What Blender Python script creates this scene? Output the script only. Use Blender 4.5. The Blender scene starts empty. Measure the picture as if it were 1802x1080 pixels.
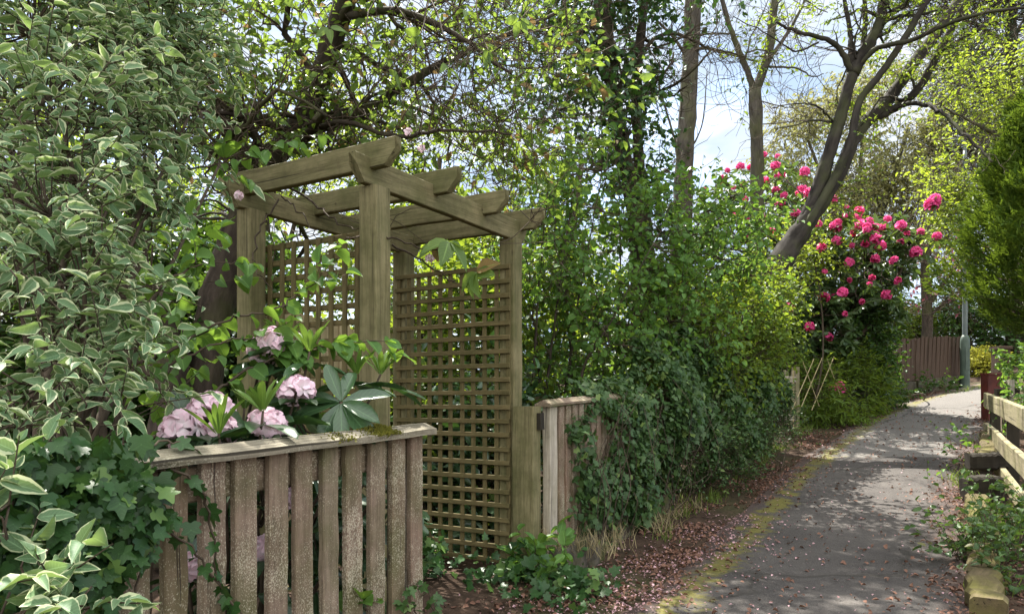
import bpy, math, random
import numpy as np
from mathutils import Vector
rng = np.random.default_rng(7)
random.seed(7)
R = math.radians
scene = bpy.context.scene

# ------------------------------------------------------------------ camera
H = 1.10                      # eye height
FPX, CX, HY = 1300.0, 901.0, 706.0
YAW = math.atan2(755.0, 1300.0)
cam_d = bpy.data.cameras.new('camera')
cam = bpy.data.objects.new('camera', cam_d)
scene.collection.objects.link(cam)
cam_d.sensor_width = 36.0
cam_d.lens = 36.0 * FPX / 1802.0
cam_d.shift_y = (HY - 540.0) / 1802.0
cam_d.clip_start = 0.05
cam_d.clip_end = 2000.0
cam.location = (0, 0, H)
cam.rotation_euler = (R(90), 0, YAW)
scene.camera = cam

# ------------------------------------------------------------------ light
SUN_AZ, SUN_EL = R(-44), R(57)
world = bpy.data.worlds.new('World'); scene.world = world
world.use_nodes = True
wn, wl = world.node_tree.nodes, world.node_tree.links
wn.clear()
wo = wn.new('ShaderNodeOutputWorld'); bg = wn.new('ShaderNodeBackground')
sky = wn.new('ShaderNodeTexSky'); sky.sky_type = 'NISHITA'; sky.sun_disc = False
sky.sun_elevation = SUN_EL; sky.sun_rotation = SUN_AZ
wtc = wn.new('ShaderNodeTexCoord'); wmp = wn.new('ShaderNodeMapping')
wmp.inputs['Scale'].default_value = (1.0, 1.0, 2.6)
wno = wn.new('ShaderNodeTexNoise'); wno.inputs['Scale'].default_value = 2.3
wno.inputs['Detail'].default_value = 8; wno.inputs['Roughness'].default_value = 0.62
wrp = wn.new('ShaderNodeValToRGB')
wrp.color_ramp.elements[0].position = 0.30; wrp.color_ramp.elements[1].position = 0.50
wmx = wn.new('ShaderNodeMix'); wmx.data_type = 'RGBA'
wdp = wn.new('ShaderNodeVectorMath'); wdp.operation = 'DOT_PRODUCT'; wdp.inputs[1].default_value = (0.30, -0.62, 0.72)
wr2 = wn.new('ShaderNodeValToRGB'); wr2.color_ramp.elements[0].position = 0.05; wr2.color_ramp.elements[1].position = 0.75
wr2.color_ramp.elements[0].color = (0, 0, 0, 1); wr2.color_ramp.elements[1].color = (1, 1, 1, 1)
wn3 = wn.new('ShaderNodeTexNoise'); wn3.inputs['Scale'].default_value = 5.0; wn3.inputs['Detail'].default_value = 6
wr3 = wn.new('ShaderNodeValToRGB'); wr3.color_ramp.elements[0].position = 0.38; wr3.color_ramp.elements[1].position = 0.64
wr3.color_ramp.elements[0].color = (0, 0, 0, 1); wr3.color_ramp.elements[1].color = (1, 1, 1, 1)
wca = wn.new('ShaderNodeMix'); wca.data_type = 'RGBA'; wca.inputs[6].default_value = (1.35, 1.75, 2.35, 1); wca.inputs[7].default_value = (2.15, 2.3, 2.5, 1)
wcb = wn.new('ShaderNodeMix'); wcb.data_type = 'RGBA'; wcb.inputs[7].default_value = (6.6, 6.6, 6.5, 1)  # clouds behind the camera, out of view, brightened as added front fill
wl.new(wtc.outputs['Generated'], wdp.inputs[0]); wl.new(wdp.outputs['Value'], wr2.inputs['Fac']); wl.new(wmp.outputs[0], wn3.inputs['Vector']); wl.new(wn3.outputs['Fac'], wr3.inputs['Fac'])
wl.new(wr3.outputs['Color'], wca.inputs[0]); wl.new(wca.outputs[2], wcb.inputs[6]); wl.new(wr2.outputs['Color'], wcb.inputs[0]); wl.new(wcb.outputs[2], wmx.inputs[7])
wl.new(wtc.outputs['Generated'], wmp.inputs['Vector']); wl.new(wmp.outputs[0], wno.inputs['Vector'])
wl.new(wno.outputs['Fac'], wrp.inputs['Fac']); wl.new(wrp.outputs['Color'], wmx.inputs[0])
wl.new(sky.outputs['Color'], wmx.inputs[6]); wl.new(wmx.outputs[2], bg.inputs['Color'])
wl.new(bg.outputs[0], wo.inputs['Surface'])
bg.inputs['Strength'].default_value = 0.13
sl = bpy.data.lights.new('sun', 'SUN'); sl.energy = 4.9; sl.angle = R(0.5); sl.color = (1.0, 0.95, 0.86)
so = bpy.data.objects.new('sun', sl); scene.collection.objects.link(so)
sdir = Vector((math.sin(SUN_AZ) * math.cos(SUN_EL), math.cos(SUN_AZ) * math.cos(SUN_EL), math.sin(SUN_EL)))
so.rotation_euler = sdir.to_track_quat('Z', 'Y').to_euler()
so.location = (0, 0, 30)
scene.view_settings.view_transform = 'Standard'
scene.view_settings.look = 'None'
scene.view_settings.gamma = 1.0
scene.view_settings.exposure = 1.92
cy = scene.cycles
cy.max_bounces = 7; cy.diffuse_bounces = 4; cy.glossy_bounces = 2; cy.transmission_bounces = 4
cy.transparent_max_bounces = 4; cy.sample_clamp_indirect = 6.0; cy.caustics_reflective = False; cy.caustics_refractive = False
cy.use_denoising = True

# ------------------------------------------------------------------ placement helpers
FW = np.array([-math.sin(YAW), math.cos(YAW), 0.0]); RT = np.array([math.cos(YAW), math.sin(YAW), 0.0]); UP = np.array([0, 0, 1.0])
def P(X, Y, d):
    return d * (FW + RT * ((X - CX) / FPX) + UP * ((HY - Y) / FPX)) + np.array([0, 0, H])
def softplus(t, k=1.2):
    return np.logaddexp(0, np.asarray(t, float) * k) / k
def gz(x, y):
    return 0.11 * (softplus(np.asarray(y) - 5.0) - softplus(np.asarray(y) - 21.0))
def GP(X, d):
    p = P(X, HY, d); p[2] = float(gz(p[0], p[1])); return p
def ground_at(x, y):
    return np.array([x, y, float(gz(x, y))])
def nrm(a):
    return a / np.maximum(np.linalg.norm(a, axis=-1, keepdims=True), 1e-9)

# ------------------------------------------------------------------ objects
def thing(name, label, cat, loc=(0, 0, 0), group=None):
    o = bpy.data.objects.new(name, None); scene.collection.objects.link(o)
    o.location = [float(v) for v in loc]; o.empty_display_size = 0.2
    tag(o, label, cat, group); return o
def tag(o, label, cat, group=None, kind=None):
    o['label'] = label; o['category'] = cat
    if group: o['group'] = group
    if kind: o['kind'] = kind
    return o
def make_mesh(name, V, F, mat, smooth=False, attrs=None):
    V = np.ascontiguousarray(V, np.float32)
    me = bpy.data.meshes.new(name)
    if isinstance(F, np.ndarray):
        k = F.shape[1]; n = F.shape[0]
        me.vertices.add(len(V)); me.vertices.foreach_set('co', V.ravel())
        me.loops.add(n * k); me.polygons.add(n)
        me.polygons.foreach_set('loop_start', np.arange(0, n * k, k, dtype=np.int32))
        me.loops.foreach_set('vertex_index', F.astype(np.int32).ravel())
        me.update(calc_edges=True)
    else:
        me.from_pydata([tuple(map(float, v)) for v in V], [], [tuple(int(i) for i in f) for f in F]); me.update()
    if smooth: me.polygons.foreach_set('use_smooth', np.ones(len(me.polygons), bool))
    for an, (ty, data) in (attrs or {}).items():
        a = me.attributes.new(an, ty, 'POINT')
        a.data.foreach_set('color' if ty == 'FLOAT_COLOR' else 'vector', np.ascontiguousarray(data, np.float32).ravel())
    if mat: me.materials.append(mat)
    return me
def part(name, geo, mat, root=None, smooth=False, base=None):
    V, F, attrs = geo
    V = np.array(V, float)
    off = np.zeros(3)
    q = root
    while q is not None: off = off + np.array(q.location); q = q.parent
    if root is not None: V = V - off
    loc = np.zeros(3)
    if base is not None:
        loc = np.array(base, float) - off; V = V - loc
    me = make_mesh(name, V, F, mat, smooth, attrs)
    o = bpy.data.objects.new(name, me); scene.collection.objects.link(o)
    o.location = loc
    if root is not None: o.parent = root
    return o

class Geo:
    """collects pieces (vertices, faces as tris or quads lists, grain attribute)"""
    def __init__(s): s.V = []; s.F = []; s.G = []; s.n = 0
    def add(s, V, F, G=None):
        V = np.asarray(V, float)
        s.V.append(V); s.G.append(np.asarray(G, float) if G is not None else V)
        s.F += [tuple(i + s.n for i in f) for f in F]; s.n += len(V); return s
    def get(s):
        return (np.concatenate(s.V), s.F, {'grain': ('FLOAT_VECTOR', np.concatenate(s.G))})

def beam(g, p0, p1, w, h, side=None, c=0.004, cut0=0.0, cut1=0.0, nseg=6, warp=0.0015, up=None, mid=0.15, spread=0.0):
    """a sawn timber from p0 to p1; w across (along side), h in the third direction; ends may be undercut below mid height"""
    p0 = np.asarray(p0, float); p1 = np.asarray(p1, float)
    ax = p1 - p0; L = np.linalg.norm(ax); ax = ax / L
    if side is None: side = np.cross(ax, UP) if abs(ax[2]) < 0.9 else np.array([1.0, 0, 0])
    side = np.asarray(side, float); side = side - ax * side.dot(ax); side /= np.linalg.norm(side)
    upv = np.cross(side, ax)
    if upv[2] < 0: upv = -upv
    a, b = w / 2, h / 2
    m = b * mid
    prof = [(-a + c, -b), (a - c, -b), (a, -b + c), (a, m), (a, b - c), (a - c, b), (-a + c, b), (-a, b - c), (-a, m), (-a, -b + c)]
    k = len(prof); V = []; G = []
    off = rng.uniform(-50, 50, 3)
    jit = rng.normal(0, warp, (nseg + 1, 2))
    for i in range(nseg + 1):
        t = L * i / nseg
        for (pa, pb) in prof:
            tt = t
            if i == 0 and cut0 and pb < m: tt = t + (m - pb) * cut0
            if i == nseg and cut1 and pb < m: tt = t - (m - pb) * cut1
            V.append(p0 + ax * tt + side * (pa + jit[i, 0]) + upv * (pb + jit[i, 1]))
            G.append((tt + off[0], pa + off[1], pb + off[2]))
    F = []
    for i in range(nseg):
        for j in range(k):
            j2 = (j + 1) % k
            F.append((i * k + j, i * k + j2, (i + 1) * k + j2, (i + 1) * k + j))
    F.append(tuple(range(k))[::-1]); F.append(tuple(nseg * k + j for j in range(k)))
    g.add(V, F, G); return g

def lathe(g, base, prof, n=16, ax=UP):
    base = np.asarray(base, float); V = []; F = []
    for (r, z) in prof:
        for j in range(n):
            a = 2 * math.pi * j / n
            V.append(base + np.array([r * math.cos(a), r * math.sin(a), z]))
    k = len(prof)
    for i in range(k - 1):
        for j in range(n):
            j2 = (j + 1) % n
            F.append((i * n + j, i * n + j2, (i + 1) * n + j2, (i + 1) * n + j))
    F.append(tuple((k - 1) * n + j for j in range(n)))
    g.add(V, F); return g

def smooth_path(pts, n=8, wob=0.0):
    pts = np.asarray(pts, float); out = []
    Q = np.vstack([2 * pts[0] - pts[1], pts, 2 * pts[-1] - pts[-2]])
    for i in range(1, len(Q) - 2):
        for t in np.linspace(0, 1, n, endpoint=False):
            a, b, c, d = Q[i - 1], Q[i], Q[i + 1], Q[i + 2]
            out.append(0.5 * ((2 * b) + (-a + c) * t + (2 * a - 5 * b + 4 * c - d) * t * t + (-a + 3 * b - 3 * c + d) * t ** 3))
    out.append(pts[-1]); out = np.array(out)
    if wob:
        w = rng.normal(0, wob, out.shape); w[0] = 0
        out = out + w
    return out
def tube(g, path, r0, r1, sides=8, lump=0.0, radii=None):
    path = np.asarray(path, float); n = len(path)
    T = nrm(np.gradient(path, axis=0))
    ref = np.array([0.31, 0.17, 0.93]) if abs(T[0][2]) < 0.8 else np.array([1.0, 0.1, 0])
    A = nrm(np.cross(T, ref)); B = np.cross(T, A)
    rad = np.linspace(r0, r1, n) if radii is None else np.asarray(radii)
    if lump: rad = rad * (1 + rng.normal(0, lump, n))
    ang = 2 * np.pi * np.arange(sides) / sides
    ring = np.cos(ang)[None, :, None] * A[:, None, :] + np.sin(ang)[None, :, None] * B[:, None, :]
    rr = rad[:, None] * (1 + (rng.normal(0, lump, (n, sides)) if lump else 0))
    V = path[:, None, :] + ring * rr[:, :, None]
    V = V.reshape(-1, 3); F = []
    for i in range(n - 1):
        for j in range(sides):
            j2 = (j + 1) % sides
            F.append((i * sides + j, i * sides + j2, (i + 1) * sides + j2, (i + 1) * sides + j))
    F.append(tuple(range(sides))[::-1]); F.append(tuple((n - 1) * sides + j for j in range(sides)))
    L = np.concatenate([[0], np.cumsum(np.linalg.norm(np.diff(path, axis=0), axis=1))])
    G = np.stack([np.repeat(L, sides) , (ring * rad[:, None, None]).reshape(-1, 3)[:, 0], (ring * rad[:, None, None]).reshape(-1, 3)[:, 1]], 1) + rng.uniform(-20, 20, 3)
    g.add(V, F, G); return g

def sticks(A, B, ra, rb):
    """many thin three-sided twigs from A to B at once (arrays): returns V, F(np tris), attrs"""
    n = len(A); D = nrm(B - A)
    S = nrm(np.cross(D, np.array([0.3, 0.5, 0.81]))); Tn = np.cross(D, S)
    V = np.zeros((n, 6, 3)); 
    for j in range(3):
        a = 2 * math.pi * j / 3
        o = math.cos(a) * S + math.sin(a) * Tn
        V[:, j] = A + o * np.reshape(ra, (-1, 1)); V[:, 3 + j] = B + o * np.reshape(rb, (-1, 1))
    t = []
    for j in range(3):
        k = (j + 1) % 3
        t += [(j, k, 3 + k), (j, 3 + k, 3 + j)]
    t = np.array(t)
    F = (t[None] + (np.arange(n) * 6)[:, None, None]).reshape(-1, 3)
    return V.reshape(-1, 3), F
def tri(F):
    out = []
    for f in F:
        for i in range(1, len(f) - 1): out.append((f[0], f[i], f[i + 1]))
    return np.array(out, int).reshape(-1, 3)
def wood_geo(g, stk):
    """a Geo of limbs plus a list of (V, F) stick sets -> one geometry"""
    Vs, Fs, n = [], [], 0
    Gs = []
    if g.n:
        V, F, at = g.get(); Vs.append(V); Fs.append(tri(F)); Gs.append(at['grain'][1]); n = len(V)
    for (V, F) in stk:
        Vs.append(V); Fs.append(F + n); Gs.append(V); n += len(V)
    return (np.concatenate(Vs), np.concatenate(Fs), {'grain': ('FLOAT_VECTOR', np.concatenate(Gs))})

# ------------------------------------------------------------------ leaves
def strip_template(vs, ws, fold=0.25):
    T = []; E = []
    for v, w in zip(vs, ws):
        for u in (-1, 0, 1):
            T.append((0.5 * w * u, v, abs(u) * w * 0.5)); E.append((max(abs(u), 0.0 if w > 0.12 else 1.0), v))
    F = []
    for i in range(len(vs) - 1):
        for j in range(2):
            a = i * 3 + j
            F += [(a, a + 1, a + 4), (a, a + 4, a + 3)]
    return np.array(T), np.array(F), np.array(E)
T_HI = strip_template([0, .10, .3, .55, .8, 1], [.04, .55, .98, .9, .45, .0])
T_ROUND = strip_template([0, .08, .3, .6, .85, 1], [.15, .75, 1.05, 1.0, .55, .0])
T_LONG = strip_template([0, .15, .4, .7, .9, 1], [.1, .5, .95, 1.0, .6, .0])
T_MID = strip_template([0, .3, .68, 1], [.08, .95, .8, .0])
T_LOW = (np.array([(0, 0, 0), (-.5, .45, .3), (.5, .45, .3), (0, 1, 0)], float), np.array([(0, 3, 1), (0, 2, 3)]), np.array([(0, 0), (1, .45), (1, .45), (1, 1)], float))
T_PETAL = strip_template([0, .25, .55, .82, 1], [.12, .55, 1.0, 1.05, .55])
def fan_template(half, c=(0, .35)):
    pts = half + [(-x, y) for (x, y) in half[::-1] if abs(x) > 1e-6]
    T = [(c[0], c[1], -0.05)] + [(x, y, .18 * abs(x)) for (x, y) in pts]
    n = len(pts)
    F = [(0, 1 + (i + 1) % n, 1 + i) for i in range(n)]
    E = [(0, c[1])] + [(1, y) for (x, y) in pts]
    return np.array(T, float), np.array(F), np.array(E, float)
T_IVY = fan_template([(0, 0), (-.20, -.12), (-.46, .00), (-.52, .12), (-.36, .26), (-.50, .50), (-.44, .58), (-.20, .60), (-.06, .92), (0, 1)])
T_IVYLOW = fan_template([(0, 0), (-.45, .08), (-.26, .35), (-.36, .62), (0, 1)])

def leaves(tpl, Pp, D, N, S, W, mat=None, droop=0.2, fold=0.35, curl=0.15):
    T, F, E = tpl
    n = len(Pp)
    D = nrm(D); N = nrm(N - D * np.sum(N * D, 1, keepdims=True)); side = np.cross(D, N)
    S = np.broadcast_to(np.asarray(S, float), (n,)); W = np.broadcast_to(np.asarray(W, float), (n,))
    dr = droop * rng.uniform(0.3, 1.7, n); fo = fold * rng.uniform(0.2, 1.6, n)
    tw = rng.normal(0, curl, n)
    x = T[None, :, 0] * W[:, None]
    z = T[None, :, 2] * fo[:, None] * 2 * W[:, None] - dr[:, None] * T[None, :, 1] ** 2 + tw[:, None] * x * T[None, :, 1] * 2
    V = Pp[:, None, :] + S[:, None, None] * (x[..., None] * side[:, None] + T[None, :, 1, None] * D[:, None] + z[..., None] * N[:, None])
    k = len(T)
    FF = (F[None] + (np.arange(n) * k)[:, None, None]).reshape(-1, 3)
    col = np.zeros((n, k, 4)); r1 = rng.random(n); r2 = rng.random(n)
    col[:, :, 0] = r1[:, None]; col[:, :, 1] = E[None, :, 0]; col[:, :, 2] = E[None, :, 1]; col[:, :, 3] = r2[:, None]
    return V.reshape(-1, 3), FF, {'leaf': ('FLOAT_COLOR', col.reshape(-1, 4))}
def join(geos):
    Vs, Fs, n = [], [], 0; at = {}
    for V, F, a in geos:
        Vs.append(V); Fs.append(F + n); n += len(V)
        for k, (t, d) in a.items(): at.setdefault(k, (t, []))[1].append(d)
    return np.concatenate(Vs), np.concatenate(Fs), {k: (t, np.concatenate(d)) for k, (t, d) in at.items()}

def clump_noise(p, f, seed=0):
    r = np.random.default_rng(seed); v = np.zeros(len(p))
    for i in range(5):
        k = nrm(r.normal(size=3)) * f * r.uniform(.6, 1.8); v += np.sin(p @ k * 6.283 + r.uniform(0, 6.28))
    return v / 2.2
def blob_world(b):
    X, Y, d, rx, ry, rd = b[:6]
    return P(X, Y, d), rx * d / FPX, ry * d / FPX, rd
def spray(blobs, size, width, cover, tw_len=0.25, per=7, up=0.25, out=0.6, droop=-0.1, gap=-0.5, gapf=1.2, tpl=T_MID,
          spread=0.75, hang=0.25, flat=0.5, fold=.35, ldroop=.2, sizevar=.3, shell=.55, seed=1):
    """leafy twigs through ellipsoidal clumps. returns leaf geometry, twig starts, ends"""
    O, Dv = [], []
    for b in blobs:
        c, rx, ry, rd = blob_world(b); k = b[6] if len(b) > 6 else 1.0
        nl = k * cover * math.pi * rx * ry / (0.5 * size * size * width * 0.62)
        n = max(3, int(nl / per))
        u = nrm(rng.normal(size=(n, 3))); rr = rng.random(n) ** (1 / 3) * (1 - shell) + shell * rng.random(n) ** .3
        rr = np.minimum(rr, 1.0)
        q = u * rr[:, None]
        o = c + q[:, :1] * rx * RT + q[:, 1:2] * ry * UP + q[:, 2:3] * rd * FW
        oc = nrm(o - c)
        dv = nrm(out * oc + up * UP + rng.normal(0, .5, (n, 3)))
        O.append(o); Dv.append(dv)
    O = np.concatenate(O); Dv = np.concatenate(Dv)
    keep = clump_noise(O, gapf, seed) > gap
    O = O[keep]; Dv = Dv[keep]
    gzv = gz(O[:, 0], O[:, 1]); k2 = O[:, 2] > gzv + 0.02
    O = O[k2]; Dv = Dv[k2]
    n = len(O); L = tw_len * rng.uniform(.5, 1.4, n)
    t = (np.arange(per) + .6) / per
    t = t[None] + rng.normal(0, .04, (n, per))
    pos = O[:, None] + Dv[:, None] * (L[:, None] * t)[..., None] + UP * (droop * L[:, None] * t ** 2)[..., None]
    sd = nrm(np.cross(Dv, UP + rng.normal(0, .2, (n, 3))))
    alt = np.where(np.arange(per) % 2 == 0, 1, -1)[None, :, None]
    ld = Dv[:, None] * (1 - spread * .6) + alt * sd[:, None] * spread + rng.normal(0, .28, (n, per, 3)) - UP * hang
    ln = UP[None, None] * flat + rng.normal(0, .45, (n, per, 3)) + Dv[:, None] * .1
    S = size * np.clip(rng.normal(1, sizevar, (n, per)), .4, 1.7)
    pos = pos.reshape(-1, 3); ld = ld.reshape(-1, 3); ln = ln.reshape(-1, 3); S = S.reshape(-1)
    geo = leaves(tpl, pos, ld, ln, S, width * rng.uniform(.8, 1.2, len(S)), droop=ldroop, fold=fold)
    end = O + Dv * L[:, None] + UP * (droop * L)[:, None]
    return geo, O, end
def limb_pts(a, b, sag=0.0, n=4, wob=.06):
    a = np.asarray(a, float); b = np.asarray(b, float); L = np.linalg.norm(b - a)
    ts = np.linspace(0, 1, n)
    pts = a + (b - a) * ts[:, None]
    w = rng.normal(0, wob * L, (n, 3)) * np.sin(np.pi * ts)[:, None]
    pts = pts + w; pts[:, 2] += sag * np.sin(np.pi * ts) * L
    return pts
def ramify(lines, n, length, levels, r_ratio=.5, up=.2, wander=.35, minr=.0015, t0=.2, out=None):
    """grow side branches out of (path, r0, r1) lines"""
    if out is None: out = []
    new = []
    for (path, r0, r1) in lines:
        Ltot = np.sum(np.linalg.norm(np.diff(path, axis=0), axis=1))
        for _ in range(n):
            t = rng.uniform(t0, 1.0); i = min(int(t * (len(path) - 1)), len(path) - 2)
            p = path[i]; tan = nrm(path[i + 1] - path[i])
            d = nrm(tan * .6 + rng.normal(0, .75, 3) + UP * up)
            L = length * rng.uniform(.5, 1.3); k = 6
            pts = [p]
            for j in range(k):
                d = nrm(d + rng.normal(0, wander, 3) + UP * up * .2); pts.append(pts[-1] + d * L / k)
            ra = max(minr, (r0 + (r1 - r0) * t) * r_ratio)
            new.append((np.array(pts), ra, max(minr * .7, ra * .35)))
    out += new
    if levels > 1: ramify(new, max(2, n), length * .55, levels - 1, r_ratio, up, wander, minr, .25, out)
    return out
def lines_geo(g, lines, big=0.012):
    """thick lines as tubes, thin ones as sticks"""
    A, B, ra, rb = [], [], [], []
    for (p, r0, r1) in lines:
        if r0 > big: tube(g, p, r0, r1, 7, .05)
        else:
            n = len(p); rr = np.linspace(r0, r1, n)
            A.append(p[:-1]); B.append(p[1:]); ra.append(rr[:-1]); rb.append(rr[1:])
    return [sticks(np.concatenate(A), np.concatenate(B), np.concatenate(ra), np.concatenate(rb))] if A else []

# ------------------------------------------------------------------ materials
def nodes(name):
    m = bpy.data.materials.new(name); m.use_nodes = True
    nt = m.node_tree; nt.nodes.clear()
    out = nt.nodes.new('ShaderNodeOutputMaterial')
    return m, nt, out
def N_(nt, t, **kw):
    n = nt.nodes.new(t)
    for k, v in kw.items():
        if k in n.inputs: n.inputs[k].default_value = v
        else: setattr(n, k, v)
    return n
def ramp(nt, fac, stops):
    r = nt.nodes.new('ShaderNodeValToRGB'); e = r.color_ramp.elements
    while len(e) < len(stops): e.new(.5)
    for el, (p, c) in zip(e, stops):
        el.position = p; el.color = (c[0], c[1], c[2], 1) if hasattr(c, '__len__') else (c, c, c, 1)
    nt.links.new(fac, r.inputs['Fac']); return r.outputs['Color']
def mix(nt, fac, a, b, blend='MIX'):
    m = nt.nodes.new('ShaderNodeMix'); m.data_type = 'RGBA'; m.blend_type = blend
    for i, s in ((0, fac), (6, a), (7, b)):
        if isinstance(s, (int, float)): m.inputs[i].default_value = s
        elif isinstance(s, tuple): m.inputs[i].default_value = (s[0], s[1], s[2], 1)
        else: nt.links.new(s, m.inputs[i])
    return m.outputs[2]
def math_(nt, op, a, b=None, clamp=False):
    m = nt.nodes.new('ShaderNodeMath'); m.operation = op; m.use_clamp = clamp
    for i, s in ((0, a), (1, b)):
        if s is None: continue
        if isinstance(s, (int, float)): m.inputs[i].default_value = s
        else: nt.links.new(s, m.inputs[i])
    return m.outputs[0]
def noise(nt, vec, scale, detail=4, rough=.55, dist=0.0):
    n = nt.nodes.new('ShaderNodeTexNoise'); n.inputs['Scale'].default_value = scale; n.inputs['Detail'].default_value = detail
    n.inputs['Roughness'].default_value = rough; n.inputs['Distortion'].default_value = dist
    if vec is not None: nt.links.new(vec, n.inputs['Vector'])
    return n.outputs['Fac']
def principled(nt, out, color, rough=.8, spec=.3, bump=None, bstr=.3, bdist=.01):
    b = nt.nodes.new('ShaderNodeBsdfPrincipled')
    if isinstance(color, tuple): b.inputs['Base Color'].default_value = (*color, 1)
    else: nt.links.new(color, b.inputs['Base Color'])
    if isinstance(rough, (int, float)): b.inputs['Roughness'].default_value = rough
    else: nt.links.new(rough, b.inputs['Roughness'])
    b.inputs['Specular IOR Level'].default_value = spec
    if bump is not None:
        bp = nt.nodes.new('ShaderNodeBump'); bp.inputs['Strength'].default_value = bstr; bp.inputs['Distance'].default_value = bdist
        nt.links.new(bump, bp.inputs['Height']); nt.links.new(bp.outputs[0], b.inputs['Normal'])
    if out is not None: nt.links.new(b.outputs[0], out.inputs['Surface'])
    return b
def leaf_mat(name, dark, light, trans, tf=.38, rough=.42, margin=None, msize=.66, rib=True, spec=.22, old=None, tip=None):
    m, nt, out = nodes(name)
    at = N_(nt, 'ShaderNodeAttribute', attribute_name='leaf')
    sp = nt.nodes.new('ShaderNodeSeparateColor'); nt.links.new(at.outputs['Color'], sp.inputs[0])
    r1, edge, along, r2 = sp.outputs[0], sp.outputs[1], sp.outputs[2], at.outputs['Alpha']
    tc = N_(nt, 'ShaderNodeTexCoord')
    nz = noise(nt, tc.outputs['Object'], 55, 3)
    col = mix(nt, r1, dark, light)
    col = mix(nt, math_(nt, 'MULTIPLY', nz, .35), col, tuple(c * .55 for c in light))
    tcol = mix(nt, r2, trans, tuple(c * .72 for c in trans))
    if old:
        f = math_(nt, 'GREATER_THAN', r2, .93); col = mix(nt, f, col, old); tcol = mix(nt, f, tcol, old)
    if rib:
        f = math_(nt, 'MULTIPLY', math_(nt, 'LESS_THAN', edge, .07), .45); col = mix(nt, f, col, tuple(min(1, c * 2.2 + .02) for c in light))
        wv = math_(nt, 'SINE', math_(nt, 'MULTIPLY', math_(nt, 'SUBTRACT', along, math_(nt, 'MULTIPLY', edge, .22)), 58.0))
        f = math_(nt, 'MULTIPLY', math_(nt, 'GREATER_THAN', wv, .72), .22); col = mix(nt, f, col, tuple(min(1, c * 1.7 + .01) for c in light))
    if margin:
        e = math_(nt, 'ADD', math_(nt, 'ADD', edge, math_(nt, 'MULTIPLY', math_(nt, 'SUBTRACT', nz, .5), .75)), math_(nt, 'MULTIPLY', math_(nt, 'SUBTRACT', r2, .6), .40))
        f = ramp(nt, e, [(msize - .03, 0.0), (msize + .05, 1.0)])
        col = mix(nt, f, col, margin); tcol = mix(nt, f, tcol, tuple(c * .8 for c in margin))
    if tip:
        f = ramp(nt, along, [(.35, 0.0), (1.0, .85)]); col = mix(nt, f, col, tip); tcol = mix(nt, f, tcol, tip)
    b = principled(nt, None, col, rough, spec)
    tr = nt.nodes.new('ShaderNodeBsdfTranslucent'); nt.links.new(tcol, tr.inputs['Color'])
    ms = nt.nodes.new('ShaderNodeMixShader'); ms.inputs[0].default_value = tf
    nt.links.new(b.outputs[0], ms.inputs[1]); nt.links.new(tr.outputs[0], ms.inputs[2]); nt.links.new(ms.outputs[0], out.inputs['Surface'])
    return m
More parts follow.
